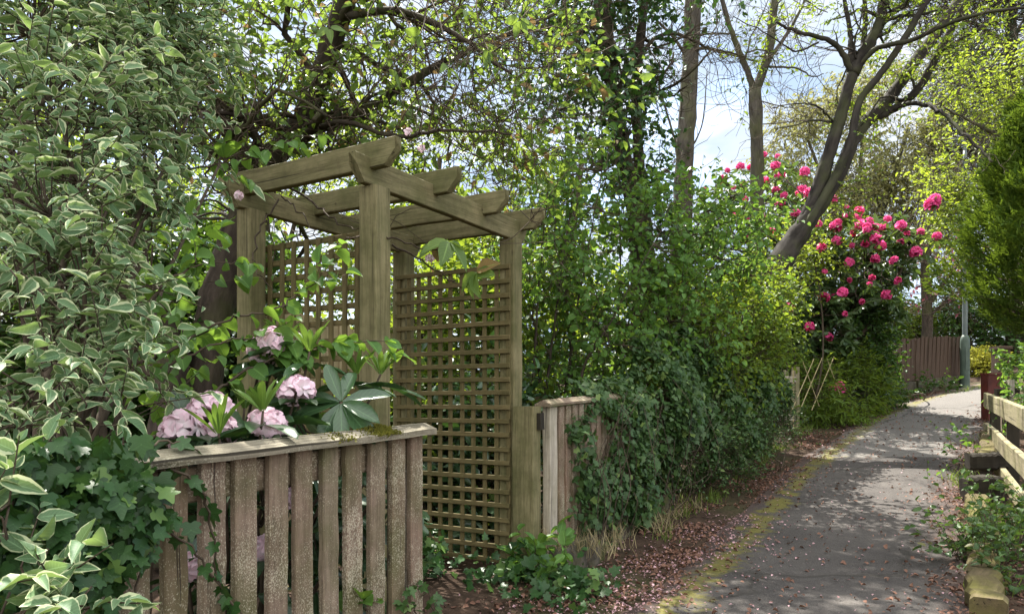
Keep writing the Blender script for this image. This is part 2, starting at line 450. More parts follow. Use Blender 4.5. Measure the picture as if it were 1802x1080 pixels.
def wood_mat(name, dark, light, algae=(.09, .10, .035), af=.5, lichen=None, lf=.5, grain=34, rough=.85, knots=True, red=None):
    m, nt, out = nodes(name)
    at = N_(nt, 'ShaderNodeAttribute', attribute_name='grain')
    oi = N_(nt, 'ShaderNodeObjectInfo')
    ad = N_(nt, 'ShaderNodeVectorMath', operation='ADD')
    mu = N_(nt, 'ShaderNodeVectorMath', operation='SCALE'); mu.inputs['Scale'].default_value = 17.0
    cb = N_(nt, 'ShaderNodeCombineXYZ'); 
    for i in range(3): nt.links.new(oi.outputs['Random'], cb.inputs[i])
    nt.links.new(cb.outputs[0], mu.inputs[0]); nt.links.new(at.outputs['Vector'], ad.inputs[0]); nt.links.new(mu.outputs[0], ad.inputs[1])
    vec = ad.outputs[0]
    mp = N_(nt, 'ShaderNodeMapping'); mp.inputs['Scale'].default_value = (.055, 1, 1); nt.links.new(vec, mp.inputs['Vector'])
    g1 = noise(nt, mp.outputs[0], grain * 2.2, 6, .65, .6)
    g2 = noise(nt, mp.outputs[0], grain * 9, 3, .6)
    gr = math_(nt, 'ADD', math_(nt, 'MULTIPLY', g1, .68), math_(nt, 'MULTIPLY', g2, .32))
    col = ramp(nt, gr, [(.32, dark), (.66, light)])
    if red:
        col = mix(nt, math_(nt, 'MULTIPLY', oi.outputs['Random'], .8), col, mix(nt, gr, tuple(c * .5 for c in red), red))
    big = noise(nt, vec, 4.5, 5, .6)
    f = ramp(nt, big, [(.40, 0.0), (.68, af)]); col = mix(nt, f, col, algae)
    if knots:
        mk = N_(nt, 'ShaderNodeMapping'); mk.inputs['Scale'].default_value = (.45, 1, .02); nt.links.new(vec, mk.inputs['Vector'])
        vo = N_(nt, 'ShaderNodeTexVoronoi'); vo.inputs['Scale'].default_value = 5.5; nt.links.new(mk.outputs[0], vo.inputs['Vector'])
        f = ramp(nt, vo.outputs['Distance'], [(.035, .75), (.075, 0.0)]); col = mix(nt, f, col, tuple(c * .45 for c in dark))
    if lichen:
        sp = noise(nt, vec, 170, 2, .5); ms = noise(nt, vec, 7, 4)
        mp2 = N_(nt, 'ShaderNodeMapping'); mp2.inputs['Scale'].default_value = (.6, 1, 1); nt.links.new(vec, mp2.inputs['Vector'])
        sp = noise(nt, mp2.outputs[0], 330, 2, .6)
        th = math_(nt, 'ADD', sp, math_(nt, 'MULTIPLY', math_(nt, 'SUBTRACT', ms, .5), .55))
        f = ramp(nt, th, [(.57, 0.0), (.64, lf)]); col = mix(nt, f, col, lichen)
    mc = N_(nt, 'ShaderNodeMapping'); mc.inputs['Scale'].default_value = (.016, 1, 1); nt.links.new(vec, mc.inputs['Vector'])
    ck = noise(nt, mc.outputs[0], grain * 3.6, 2, .5, .3)
    col = mix(nt, ramp(nt, ck, [(.665, 0.0), (.70, .8)]), col, tuple(c * .3 for c in dark))
    fine = noise(nt, vec, 22, 6, .7)
    col = mix(nt, ramp(nt, fine, [(.5, 0.0), (.8, .45)]), col, tuple(c * .5 for c in dark))
    principled(nt, out, col, rough, .2, gr, .55, .006)
    return m
def bark_mat(name, dark, light, moss=None, mf=.5, sc=18):
    m, nt, out = nodes(name)
    at = N_(nt, 'ShaderNodeAttribute', attribute_name='grain')
    mp = N_(nt, 'ShaderNodeMapping'); mp.inputs['Scale'].default_value = (.3, 1, 1); nt.links.new(at.outputs['Vector'], mp.inputs['Vector'])
    g = noise(nt, mp.outputs[0], sc, 6, .65, .4)
    col = ramp(nt, g, [(.3, dark), (.7, light)])
    if moss:
        b = noise(nt, at.outputs['Vector'], 3.0, 5); col = mix(nt, ramp(nt, b, [(.45, 0.0), (.62, mf)]), col, moss)
    principled(nt, out, col, .9, .15, g, .6, .02)
    return m

M = {}
M['varieg'] = leaf_mat('variegated_leaf', (.072, .148, .068), (.142, .232, .112), (.22, .32, .08), .34, .55, margin=(.50, .55, .32), msize=.74, spec=.25)
M['hazel'] = leaf_mat('hazel_leaf', (.055, .13, .03), (.10, .20, .04), (.21, .35, .04), .40, .5)
M['cherry'] = leaf_mat('cherry_leaf', (.06, .11, .03), (.12, .19, .045), (.28, .40, .05), .38, .42, old=(.20, .13, .05))
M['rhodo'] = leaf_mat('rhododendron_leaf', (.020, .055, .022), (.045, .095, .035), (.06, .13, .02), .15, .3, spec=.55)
M['rhodo_light'] = leaf_mat('light_green_rhododendron_leaf', (.040, .090, .030), (.10, .16, .055), (.14, .22, .03), .25, .4, spec=.45)  # lighter green leaf for the crimson-flowered rhododendron
M['bramble'] = leaf_mat('bramble_leaf', (.030, .075, .022), (.075, .135, .038), (.14, .24, .03), .3, .45, spec=.3, old=(.16, .15, .05))
M['young'] = leaf_mat('young_rhododendron_leaf', (.07, .15, .025), (.12, .205, .04), (.20, .32, .04), .33, .45)
M['ivy'] = leaf_mat('ivy_leaf', (.014, .042, .012), (.036, .090, .022), (.08, .17, .02), .2, .4, spec=.28, old=(.09, .16, .035))
M['ivypale'] = leaf_mat('dusty_ivy_leaf', (.020, .056, .015), (.058, .108, .030), (.09, .18, .02), .22, .45, spec=.28, old=(.13, .19, .05))
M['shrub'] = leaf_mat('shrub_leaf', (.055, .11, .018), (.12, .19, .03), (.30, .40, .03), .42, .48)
M['lime'] = leaf_mat('lime_leaf', (.10, .17, .02), (.18, .25, .03), (.40, .50, .04), .45, .5, rib=False)
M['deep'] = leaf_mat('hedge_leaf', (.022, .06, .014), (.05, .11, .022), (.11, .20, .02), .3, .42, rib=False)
M['olive'] = leaf_mat('birch_leaf', (.14, .14, .05), (.22, .22, .09), (.34, .34, .10), .4, .55, rib=False)
M['pine'] = leaf_mat('pine_needle', (.03, .055, .03), (.06, .09, .045), (.06, .09, .03), .15, .6, rib=False)
M['conifer'] = leaf_mat('conifer_spray', (.030, .078, .010), (.112, .168, .022), (.17, .25, .02), .28, .5, rib=False)
M['copper'] = leaf_mat('copper_leaf', (.10, .035, .05), (.18, .06, .08), (.30, .09, .11), .4, .5, rib=False)
M['yellow'] = leaf_mat('golden_leaf', (.27, .27, .025), (.46, .45, .05), (.5, .48, .05), .3, .5, rib=False)
M['grass'] = leaf_mat('grass_blade', (.07, .12, .02), (.14, .20, .04), (.25, .34, .05), .35, .5, rib=False)
M['dry'] = leaf_mat('dry_grass', (.22, .18, .09), (.36, .30, .17), (.3, .25, .12), .25, .7, rib=False)
M['palepink'] = leaf_mat('pale_pink_petal', (.84, .72, .76), (.90, .82, .84), (.9, .74, .78), .3, .55, rib=False, spec=.2, tip=(.82, .56, .66))
M['hotpink'] = leaf_mat('crimson_petal', (.70, .035, .19), (.86, .09, .32), (.95, .10, .34), .4, .55, rib=False, spec=.2, tip=(.90, .15, .42))
M['moss'] = leaf_mat('moss_tuft', (.07, .075, .012), (.15, .14, .025), (.2, .2, .03), .2, .9, rib=False, spec=.1)
M['litter'] = leaf_mat('fallen_leaf', (.10, .055, .04), (.24, .13, .09), (.2, .1, .05), .1, .8, rib=False, spec=.15)
M['petal_litter'] = leaf_mat('fallen_petal', (.20, .10, .095), (.58, .37, .40), (.6, .4, .4), .15, .7, rib=False, spec=.15)
M['arbor'] = wood_mat('weathered_arbour_timber', (.080, .067, .032), (.235, .205, .106), (.065, .068, .022), .75, grain=20)
M['trellis'] = wood_mat('trellis_timber', (.070, .055, .022), (.165, .130, .058), (.055, .056, .018), .6, grain=40, knots=False)
M['picket'] = wood_mat('lichened_picket_timber', (.070, .048, .034), (.26, .195, .142), (.075, .08, .028), .7, lichen=(.46, .42, .31), lf=.62, grain=30, red=(.235, .150, .105))
M['cap'] = wood_mat('cracked_grey_cap_timber', (.030, .023, .016), (.32, .28, .205), (.09, .09, .035), .3, lichen=(.42, .39, .30), lf=.4, grain=17)
M['greywood'] = wood_mat('silvered_timber', (.22, .19, .15), (.46, .41, .33), (.16, .15, .07), .4, grain=22)
M['brownfence'] = wood_mat('stained_brown_boards', (.042, .028, .020), (.095, .061, .044), (.06, .045, .025), .3, grain=16, knots=False)
M['tan'] = wood_mat('tan_boards', (.36, .28, .17), (.55, .44, .29), (.25, .21, .12), .3, grain=14, knots=False)
M['rail'] = wood_mat('pale_mossy_rail', (.14, .118, .07), (.32, .28, .185), (.14, .14, .045), .6, grain=14)
M['darkwood'] = wood_mat('black_timber', (.012, .010, .008), (.035, .028, .02), (.03, .03, .012), .3, grain=20, knots=False)  # near-black timber tone throughout
M['cane'] = wood_mat('cane', (.3, .24, .12), (.5, .42, .24), (.3, .26, .12), .2, grain=20, knots=False)
M['mossylog'] = wood_mat('mossy_sleeper', (.05, .04, .02), (.12, .09, .05), (.13, .12, .03), .9, grain=14, knots=False)
M['bark'] = bark_mat('dark_bark', (.018, .014, .011), (.075, .058, .044), (.06, .07, .02), .45)
M['barkgrey'] = bark_mat('grey_brown_bark', (.028, .024, .020), (.105, .091, .074), (.09, .10, .03), .4, 14)
M['barklean'] = bark_mat('smooth_grey_bark', (.012, .010, .009), (.052, .045, .037), (.07, .085, .025), .3, 9)
M['twig'] = bark_mat('twig_bark', (.035, .026, .018), (.11, .085, .06))
M['stone'] = None
def mat_simple(name, fn):
    m, nt, out = nodes(name); tc = N_(nt, 'ShaderNodeTexCoord'); fn(nt, out, tc.outputs['Object']); return m
def _stone(nt, out, v):
    n = noise(nt, v, 9, 8, .7); c = ramp(nt, n, [(.3, (.03, .026, .02)), (.7, (.13, .115, .09))])
    c = mix(nt, ramp(nt, noise(nt, v, 4, 5), [(.45, 0.0), (.62, .8)]), c, (.06, .065, .02))
    principled(nt, out, c, .95, .1, n, .8, .03)
M['stone'] = mat_simple('mossy_stone', _stone)
def _soil(nt, out, v):
    n = noise(nt, v, 12, 8, .7); c = ramp(nt, n, [(.3, (.018, .013, .009)), (.72, (.085, .055, .038))])
    g = noise(nt, v, .9, 5); c = mix(nt, ramp(nt, g, [(.5, 0.0), (.66, .55)]), c, (.045, .06, .02))
    principled(nt, out, c, .95, .1, n, .7, .03)
M['soil'] = mat_simple('soil', _soil)
def _asphalt(nt, out, v):
    at = N_(nt, 'ShaderNodeAttribute', attribute_name='grain'); sp = N_(nt, 'ShaderNodeSeparateXYZ'); nt.links.new(at.outputs['Vector'], sp.inputs[0])
    u = sp.outputs[0]
    f1 = noise(nt, v, 160, 3, .6); f2 = noise(nt, v, 1.6, 6, .6); f3 = noise(nt, v, 26, 5, .65)
    c = ramp(nt, f2, [(.35, (.028, .024, .022)), (.68, (.066, .058, .052))])
    c = mix(nt, ramp(nt, f1, [(.42, .0), (.7, .55)]), c, (.15, .14, .13))
    c = mix(nt, ramp(nt, f3, [(.30, .7), (.46, 0.0)]), c, (.045, .038, .036))
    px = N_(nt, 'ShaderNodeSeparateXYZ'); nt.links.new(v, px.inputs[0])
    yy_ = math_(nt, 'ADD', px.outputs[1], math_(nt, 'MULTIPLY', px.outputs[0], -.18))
    sunlit_slab = math_(nt, 'GREATER_THAN', yy_, 9.35)
    c = mix(nt, math_(nt, 'MULTIPLY', sunlit_slab, .5), c, ramp(nt, f1, [(.3, (.12, .11, .10)), (.7, (.25, .235, .215))]))  # paler slab, lightened further so its colour carries the sun on this stretch
    for yj in (7.0, 9.35, 11.6, 14.2):
        jf = math_(nt, 'LESS_THAN', math_(nt, 'ABSOLUTE', math_(nt, 'SUBTRACT', math_(nt, 'ADD', yy_, math_(nt, 'MULTIPLY', f3, .03)), yj + .015)), .010)
        c = mix(nt, math_(nt, 'MULTIPLY', jf, .75), c, (.02, .018, .014))
    # joints and cracks
    wv = N_(nt, 'ShaderNodeVectorMath', operation='ADD')
    nv = N_(nt, 'ShaderNodeTexNoise'); nv.inputs['Scale'].default_value = 3.0; nt.links.new(v, nv.inputs['Vector'])
    sc = N_(nt, 'ShaderNodeVectorMath', operation='SCALE'); sc.inputs['Scale'].default_value = .35; nt.links.new(nv.outputs['Color'], sc.inputs[0])
    nt.links.new(v, wv.inputs[0]); nt.links.new(sc.outputs[0], wv.inputs[1])
    vo = N_(nt, 'ShaderNodeTexVoronoi', feature='DISTANCE_TO_EDGE'); vo.inputs['Scale'].default_value = .34; nt.links.new(wv.outputs[0], vo.inputs['Vector'])
    cr = ramp(nt, vo.outputs['Distance'], [(.004, 1.0), (.012, 0.0)])
    c = mix(nt, math_(nt, 'MULTIPLY', cr, .5), c, (.03, .027, .022))
    # brown soil washed over both edges, moss along the left edge
    eg = math_(nt, 'ABSOLUTE', u)
    en = math_(nt, 'ADD', eg, math_(nt, 'MULTIPLY', math_(nt, 'SUBTRACT', f2, .5), .9))
    c = mix(nt, ramp(nt, en, [(.68, 0.0), (1.0, .9)]), c, mix(nt, f3, (.03, .02, .016), (.11, .068, .055)))
    mn = noise(nt, v, 7, 7, .7)
    band = math_(nt, 'SUBTRACT', 1.0, math_(nt, 'MULTIPLY', math_(nt, 'ABSOLUTE', math_(nt, 'ADD', u, .70)), 5.0))
    mm = math_(nt, 'ADD', math_(nt, 'MULTIPLY', math_(nt, 'MAXIMUM', band, -.6), .22), mn)
    c = mix(nt, ramp(nt, mm, [(.575, 0.0), (.70, .75)]), c, mix(nt, f3, (.06, .058, .012), (.20, .178, .032)))
    h = math_(nt, 'SUBTRACT', f1, math_(nt, 'MULTIPLY', cr, 1.5))
    principled(nt, out, c, .88, .2, h, .5, .008)
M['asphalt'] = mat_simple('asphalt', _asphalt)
def _metal(nt, out, v):
    n = noise(nt, v, 6, 6); c = ramp(nt, n, [(.3, (.07, .09, .085)), (.7, (.13, .15, .14))]); principled(nt, out, c, .55, .4, n, .1)
M['lamp'] = mat_simple('painted_grey_steel', _metal)
def _lampb(nt, out, v):
    n = noise(nt, v, 6, 6); c = ramp(nt, n, [(.3, (.04, .06, .045)), (.7, (.08, .11, .085))]); principled(nt, out, c, .6, .35, n, .1)
M['lampbase'] = mat_simple('algae_green_steel', _lampb)
def _red(nt, out, v):
    n = noise(nt, v, 5, 5); c = ramp(nt, n, [(.3, (.06, .012, .010)), (.7, (.15, .03, .022))]); principled(nt, out, c, .6, .35, n, .1)
M['redwood'] = mat_simple('red_brown_stain', _red)

# ================================================================== THE SETTING
CL = smooth_path([(-.62, -4, 0), (-.63, 0, 0), (-.63, 3, 0), (-.64, 6, 0), (-.61, 8, 0), (-.50, 9.7, 0), (-.10, 13.2, 0), (.95, 16.9, 0), (2.5, 20, 0), (5.5, 23, 0), (10, 25, 0)], 14)
def path_offset(x, y):
    """signed distance from the path's centre line (left negative)"""
    q = np.stack([np.ravel(x), np.ravel(y)], 1); T = np.gradient(CL[:, :2], axis=0)
    out = np.empty(len(q))
    for s in range(0, len(q), 4000):
        d = q[s:s + 4000, None] - CL[None, :, :2]; k = np.argmin((d ** 2).sum(2), 1)
        t = nrm(T[k]); dd = d[np.arange(len(k)), k]
        out[s:s + 4000] = dd[:, 0] * t[:, 1] - dd[:, 1] * t[:, 0]
    return out.reshape(np.shape(x))
def ground_z(x, y):
    off = np.abs(path_offset(x, y) - 0.0)
    w = np.clip((off - .82) / .5, 0, 1)
    b = clump_noise(np.stack([np.ravel(x), np.ravel(y), np.zeros(np.size(x))], 1), .55, 3).reshape(np.shape(x))
    return gz(x, y) - .012 + w * (.03 + .035 * b) + .25 * np.clip((np.asarray(x) - 1.0), 0, 2)
xs = np.concatenate([np.linspace(-90, -8, 24), np.linspace(-7.7, 4, 90), np.linspace(4.4, 90, 24)])
ys = np.concatenate([np.linspace(-40, -1, 12), np.linspace(-.6, 24, 150), np.linspace(25, 160, 24)])
gx, gy = np.meshgrid(xs, ys); gzz = ground_z(gx, gy)
nx, ny = len(xs), len(ys)
ii = np.arange(nx * ny).reshape(ny, nx)
Fq = np.stack([ii[:-1, :-1], ii[:-1, 1:], ii[1:, 1:], ii[1:, :-1]], -1).reshape(-1, 4)
o = part('ground', (np.stack([gx, gy, gzz], -1).reshape(-1, 3), Fq, {}), M['soil'], smooth=True); o['kind'] = 'structure'
us = np.linspace(-1, 1, 15)
Tn = np.gradient(CL, axis=0); Tn = nrm(Tn); nn = np.stack([Tn[:, 1], -Tn[:, 0], np.zeros(len(Tn))], 1)
PV = CL[:, None] + nn[:, None] * (us * .84)[None, :, None]
wavy = clump_noise(PV.reshape(-1, 3), .8, 9).reshape(PV.shape[:2])
PV = PV + nn[:, None] * (np.abs(us)[None] ** 6 * wavy * .05)[..., None]
PV[..., 2] = gz(PV[..., 0], PV[..., 1]) + .012 + .006 * wavy - .02 * np.abs(us)[None] ** 8
ii = np.arange(len(CL) * 15).reshape(len(CL), 15)
Fq = np.stack([ii[:-1, :-1], ii[:-1, 1:], ii[1:, 1:], ii[1:, :-1]], -1).reshape(-1, 4)
gr = np.zeros((len(CL), 15, 3)); gr[..., 0] = us[None]
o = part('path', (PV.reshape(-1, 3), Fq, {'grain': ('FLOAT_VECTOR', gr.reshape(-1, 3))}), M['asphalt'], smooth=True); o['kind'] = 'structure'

def extrude(g, prof, p0, p1, side, nseg=8, warp=.001):
    p0 = np.asarray(p0, float); p1 = np.asarray(p1, float); L = np.linalg.norm(p1 - p0); ax = (p1 - p0) / L
    side = np.asarray(side, float); side = nrm(side - ax * side.dot(ax)); upv = np.cross(side, ax)
    if upv[2] < 0: upv = -upv
    k = len(prof); V = []; G = []; off = rng.uniform(-50, 50, 3)
    for i in range(nseg + 1):
        j1, j2 = rng.normal(0, warp, 2)
        for (a, b) in prof:
            V.append(p0 + ax * L * i / nseg + side * (a + j1) + upv * (b + j2)); G.append((L * i / nseg + off[0], a + off[1], b + off[2]))
    F = []
    for i in range(nseg):
        for j in range(k):
            F.append((i * k + j, i * k + (j + 1) % k, (i + 1) * k + (j + 1) % k, (i + 1) * k + j))
    F.append(tuple(range(k))[::-1]); F.append(tuple(nseg * k + j for j in range(k)))
    g.add(V, F, G); return g
def copy_part(o, root, loc=None):
    c = o.copy(); scene.collection.objects.link(c); c.parent = root
    if loc is not None: c.location = loc
    return c

# ------------------------------------------------------------------ garden arbour
arb = thing('garden_arbour', 'weathered timber arbour with overhanging rafters and lattice sides beside the path', 'arbour', (-2.74, 3.34, 0))
ZT = 2.11
for (x, y) in ((-2.32, 2.70), (-2.32, 3.98), (-3.17, 2.70), (-3.165, 3.98)):
    part('post', beam(Geo(), (x, y, -.05), (x, y, ZT), .107, .107, side=(1, 0, 0), c=.006, nseg=8, warp=.0012).get(), M['arbor'], arb)
for x in (-2.32, -3.17):
    part('lintel_beam', beam(Geo(), (x, 2.545, ZT + .0635), (x, 4.15, ZT + .0635), .045, .127, side=(1, 0, 0), cut0=.75, cut1=.55, mid=.25).get(), M['arbor'], arb)
for y in (2.66, 3.155, 3.64, 4.085):
    part('rafter', beam(Geo(), (-3.36, y, ZT + .135), (-2.145, y, ZT + .135), .045, .124, side=(0, 1, 0), cut0=.95, cut1=.95, mid=.1).get(), M['arbor'], arb)
def trellis(x0, x1, y, z0, z1, front_horizontal):
    g = Geo(); p = .0875; s = .0066
    nv = int(round((x1 - x0 - .03) / p)); nh = int(round((z1 - z0 - .03) / p))
    yh, yv = (y - s, y + s) if front_horizontal else (y + s, y - s)
    for i in range(nv + 1):
        x = x0 + .015 + (x1 - x0 - .03) * i / nv + rng.normal(0, .0015)
        beam(g, (x, yv, z0), (x + rng.normal(0, .002), yv, z1), .029, .0125, side=(1, 0, 0), c=.002, nseg=3, warp=.0006)
    for i in range(nh + 1):
        z = z0 + .015 + (z1 - z0 - .03) * i / nh + rng.normal(0, .0015)
        beam(g, (x0, yh, z), (x1, yh, z + rng.normal(0, .002)), .0125, .029, side=(0, 1, 0), c=.002, nseg=3, warp=.0006)
    return g
part('trellis_panel', trellis(-3.175, -2.285, 3.9135, .10, 1.945, True).get(), M['trellis'], arb)
part('trellis_panel', trellis(-3.20, -2.29, 2.768, .10, 1.935, False).get(), M['trellis'], arb)

t = thing('gate_post', 'broad low timber post against the far corner of the arbour', 'post', (-2.191, 3.94, 0))
part('shaft', beam(Geo(), (-2.188, 3.945, -.05), (-2.188, 3.945, 1.07), .146, .10, side=(1, 0, 0), c=.004, nseg=5).get(), M['arbor'], t)
part('latch_block', beam(Geo(), (-2.10, 3.96, .93), (-2.10, 3.96, 1.03), .03, .05, side=(1, 0, 0), nseg=1).get(), M['darkwood'], t)

# ------------------------------------------------------------------ picket fence in front
CAPP = [(-.062, 0), (.052, 0), (.054, .019), (.004, .038), (-.062, .022)]
def capz(y): return .953 + .036 * (y - 1.06)
f1 = thing('picket_fence', 'lichen-flecked brown picket fence with a grey cap rail and moss tuft', 'fence', (-1.53, 1.3, 0))
part('cap_rail', extrude(Geo(), CAPP, (-1.535, .5, capz(.5)), (-1.535, 2.045, capz(2.045)), (1, 0, 0), 18, .0008).get(), M['cap'], f1)
part('rail', beam(Geo(), (-1.562, .5, capz(.5) - .055), (-1.562, 2.03, capz(2.03) - .055), .04, .085, side=(1, 0, 0)).get(), M['picket'], f1)
part('rail', beam(Geo(), (-1.562, .5, .2), (-1.562, 2.03, .22), .04, .085, side=(1, 0, 0)).get(), M['picket'], f1)
pk = []
for n in range(-5, 9):
    y = 1.18 + .1 * n + rng.normal(0, .002)
    if len(pk) < 5:
        w = (.068, .063, .069, .065, .062)[len(pk)]
        q = part('picket', beam(Geo(), (-1.5265, y, .07), (-1.5265, y, .95), .024, w, side=(1, 0, 0), c=.0035, nseg=18, warp=.0009).get(), M['picket'], f1, base=(-1.5265, y, .07))
        q.location.z += capz(y) - .953; pk.append((q, y))
    else:
        q0, y0 = pk[(n * 3 + 7) % 5]
        c = copy_part(q0, f1); c.location.y = q0.location.y + (y - y0); c.location.z = q0.location.z + capz(y) - capz(y0)
        c.rotation_euler = (rng.normal(0, .004), rng.normal(0, .002), 0)
for y in (.62, 2.0):
    part('post', beam(Geo(), (-1.61, y, -.05), (-1.61, y, .93), .06, .07, side=(1, 0, 0)).get(), M['picket'], f1)
n = 1500
yy = np.concatenate([rng.normal(1.78, .035, n), rng.normal(1.60, .03, 250)]); yy = yy[(yy > 1.5) & (yy < 1.87)]
xx = rng.uniform(-1.585, -1.475, len(yy)); hump = .012 * np.exp(-((yy - 1.78) / .05) ** 2) * (1 - ((xx + 1.53) / .07) ** 2)
zz = capz(yy) + np.where(xx < -1.531, .03, .036 - (xx + 1.531) * .36) + hump - .004
part('moss', leaves(T_LOW, np.stack([xx, yy, zz], 1), rng.normal(0, .6, (len(yy), 3)) + UP, rng.normal(0, 1, (len(yy), 3)), .012, .45), M['moss'], f1)

# ------------------------------------------------------------------ second picket fence, ivy grown
f2 = thing('picket_fence', 'old picket fence half swallowed by ivy, with a silvered end post', 'fence', (-2.11, 5.2, .1))
def cap2(y): return 1.068 + .045 * max(0, y - 4.1)
part('cap_rail', extrude(Geo(), [(-.06, 0), (.05, 0), (.052, .016), (-.005, .042), (-.06, .016)], (-2.118, 4.03, cap2(4.03)), (-2.118, 6.6, cap2(6.6)), (1, 0, 0), 10).get(), M['picket'], f2)
part('end_post', beam(Geo(), (-2.118, 4.12, .17), (-2.118, 4.12, 1.066), .055, .10, side=(1, 0, 0), nseg=8).get(), M['greywood'], f2)
part('rail', beam(Geo(), (-2.15, 4.1, .95), (-2.15, 6.5, 1.06), .035, .08, side=(1, 0, 0)).get(), M['picket'], f2)
part('rail', beam(Geo(), (-2.15, 4.1, .36), (-2.15, 6.5, .46), .035, .08, side=(1, 0, 0)).get(), M['picket'], f2)
p0 = None
for i in range(23):
    y = 4.245 + .1 * i
    if p0 is None: p0 = part('picket', beam(Geo(), (-2.105, y, .19), (-2.105, y, 1.07), .022, .070, side=(1, 0, 0), nseg=8).get(), M['picket'], f2, base=(-2.105, y, .19))
    else:
        c = copy_part(p0, f2); c.location.y = p0.location.y + .1 * i; c.location.z = p0.location.z + cap2(y) - cap2(4.245)
# stone kerb
g = Geo()
for i in range(9):
    y = 4.08 + .24 * i; L = .235; z0 = float(gz(0, y)) - .04; h = .21 + rng.uniform(-.03, .03); w = .15 + rng.uniform(-.02, .03)
    V = []; 
    for a in np.linspace(0, 2 * np.pi, 14, endpoint=False):
        for zc, sc in ((0, 1.05), (.45, 1.0), (.85, .93), (1.0, .75)):
            ex = np.sign(math.cos(a)) * abs(math.cos(a)) ** .45; ey = np.sign(math.sin(a)) * abs(math.sin(a)) ** .45
            V.append((-2.055 + ex * w / 2 * sc + rng.normal(0, .006), y + ey * L / 2 * sc + rng.normal(0, .006), z0 + zc * h + rng.normal(0, .006)))
    F = []
    for j in range(14):
        for k in range(3): F.append((j * 4 + k, ((j + 1) % 14) * 4 + k, ((j + 1) % 14) * 4 + k + 1, j * 4 + k + 1))
    F.append(tuple(j * 4 + 3 for j in range(14)))
    g.add(V, F)
o = part('stone_kerb', g.get(), M['stone'], smooth=True); tag(o, 'low mossy stone kerb under the ivy-grown picket fence', 'kerb')

# ------------------------------------------------------------------ things along the path
def boards(g, a, b, h, n, w, th, gap, lean=0.0, zb=0.02, wav=.01, top=None):
    a = np.asarray(a, float); b = np.asarray(b, float); ax = nrm((b - a) * np.array([1, 1, 0])); nm = np.array([ax[1], -ax[0], 0])
    for i in range(n):
        t = (i + .5) / n; p = a + (b - a) * t; hh = h + rng.normal(0, wav) + (top(t) if top else 0)
        p = p + UP * zb
        beam(g, p, p + UP * hh + ax * lean * hh + nm * ((i % 2) * .02 + rng.normal(0, .003)), w, th, side=ax, c=.003, nseg=3, warp=.001)
gt = thing('garden_gate', 'small grey paling gate standing between the hedge and the bamboo lattice', 'gate', ground_at(-1.90, 10.9))
ga, gb = ground_at(-2.12, 10.4), ground_at(-1.82, 11.1)
ga[2] = gb[2] = gb[2]
g = Geo(); boards(g, ga, gb, .84, 8, .05, .018, 0); part('palings', g.get(), M['rail'], gt)
axg = nrm((gb - ga) * np.array([1, 1, 0])); nmg = np.array([axg[1], -axg[0], 0])
part('top_rail', beam(Geo(), ga + UP * .74 + nmg * .03, gb + UP * .74 + nmg * .03, .03, .085, side=nmg).get(), M['greywood'], gt)
part('lower_rail', beam(Geo(), ga + UP * .2 + nmg * .03, gb + UP * .2 + nmg * .03, .03, .085, side=nmg).get(), M['greywood'], gt)
part('post', beam(Geo(), gb + axg * .06 - UP * .1, gb + axg * .06 + UP * .92, .08, .08, side=axg).get(), M['rail'], gt)
# cane lattice
g = Geo()
la = P(1396, 700, 10.2); lb = P(1490, 700, 10.9)
def lat(u, z): 
    p = la + (lb - la) * u; p[2] = float(gz(p[0], p[1])) + z; return p
for u in (-.05, .10, .33):
    tube(g, [lat(u, .30), lat(u + .42, 1.02)], .0055, .005, 6)
for u in (.45, .9):
    tube(g, [lat(u, .34) + nmg * .015, lat(u - .3, 1.0) + nmg * .015], .005, .0045, 6)
for u in (.0,): tube(g, [lat(u, -.05), lat(u, .9)], .008, .007, 6)
o = part('cane_lattice', g.get(), M['cane']); tag(o, 'crossed bamboo cane lattice beside the small grey gate', 'lattice')

bf = thing('board_fence', 'low dark brown close-boarded fence at the bend of the path', 'fence', GP(1606, 14.4))
A0, A1, A2 = GP(1540, 13.6), GP(1606, 14.6), GP(1689, 15.3)
A0[0] -= .1
for q in (A0, A1, A2): q[2] += .13
g = Geo(); boards(g, A0, A1, .90, 18, .10, .016, 0, .0, top=lambda t: .03 * math.sin(t * 3)); part('board_panel', g.get(), M['brownfence'], bf)
g = Geo(); boards(g, A1, A2, .92, 24, .07, .016, 0, .05, top=lambda t: -.10 * max(0, t - .5) * 2 * max(0, t - .3)); part('board_panel', g.get(), M['brownfence'], bf)
for q in (A0, A1, A2):
    part('post', beam(Geo(), q - UP * .2 + np.array([.02, .08, 0]), q + UP * .9 + np.array([.02, .08, 0]), .08, .08, side=(1, 0, 0)).get(), M['brownfence'], bf)
g = Geo(); extrude(g, [(-.08, -.2), (.08, -.2), (.08, .11), (-.08, .11)], A0 + [0.02, -.06, -.02], A1 + [0.02, -.06, -.02], (1, -.5, 0), 10, .014)
extrude(g, [(-.08, -.2), (.08, -.2), (.08, .11), (-.08, .11)], A1 + [0.04, -.1, -.02], A2 + [.0, -.1, -.02], (1, -.5, 0), 10, .014)
o = part('stone_edging', g.get(), M['stone']); tag(o, 'low dark mossy edging stones along the foot of the brown boarded fence', 'edging')

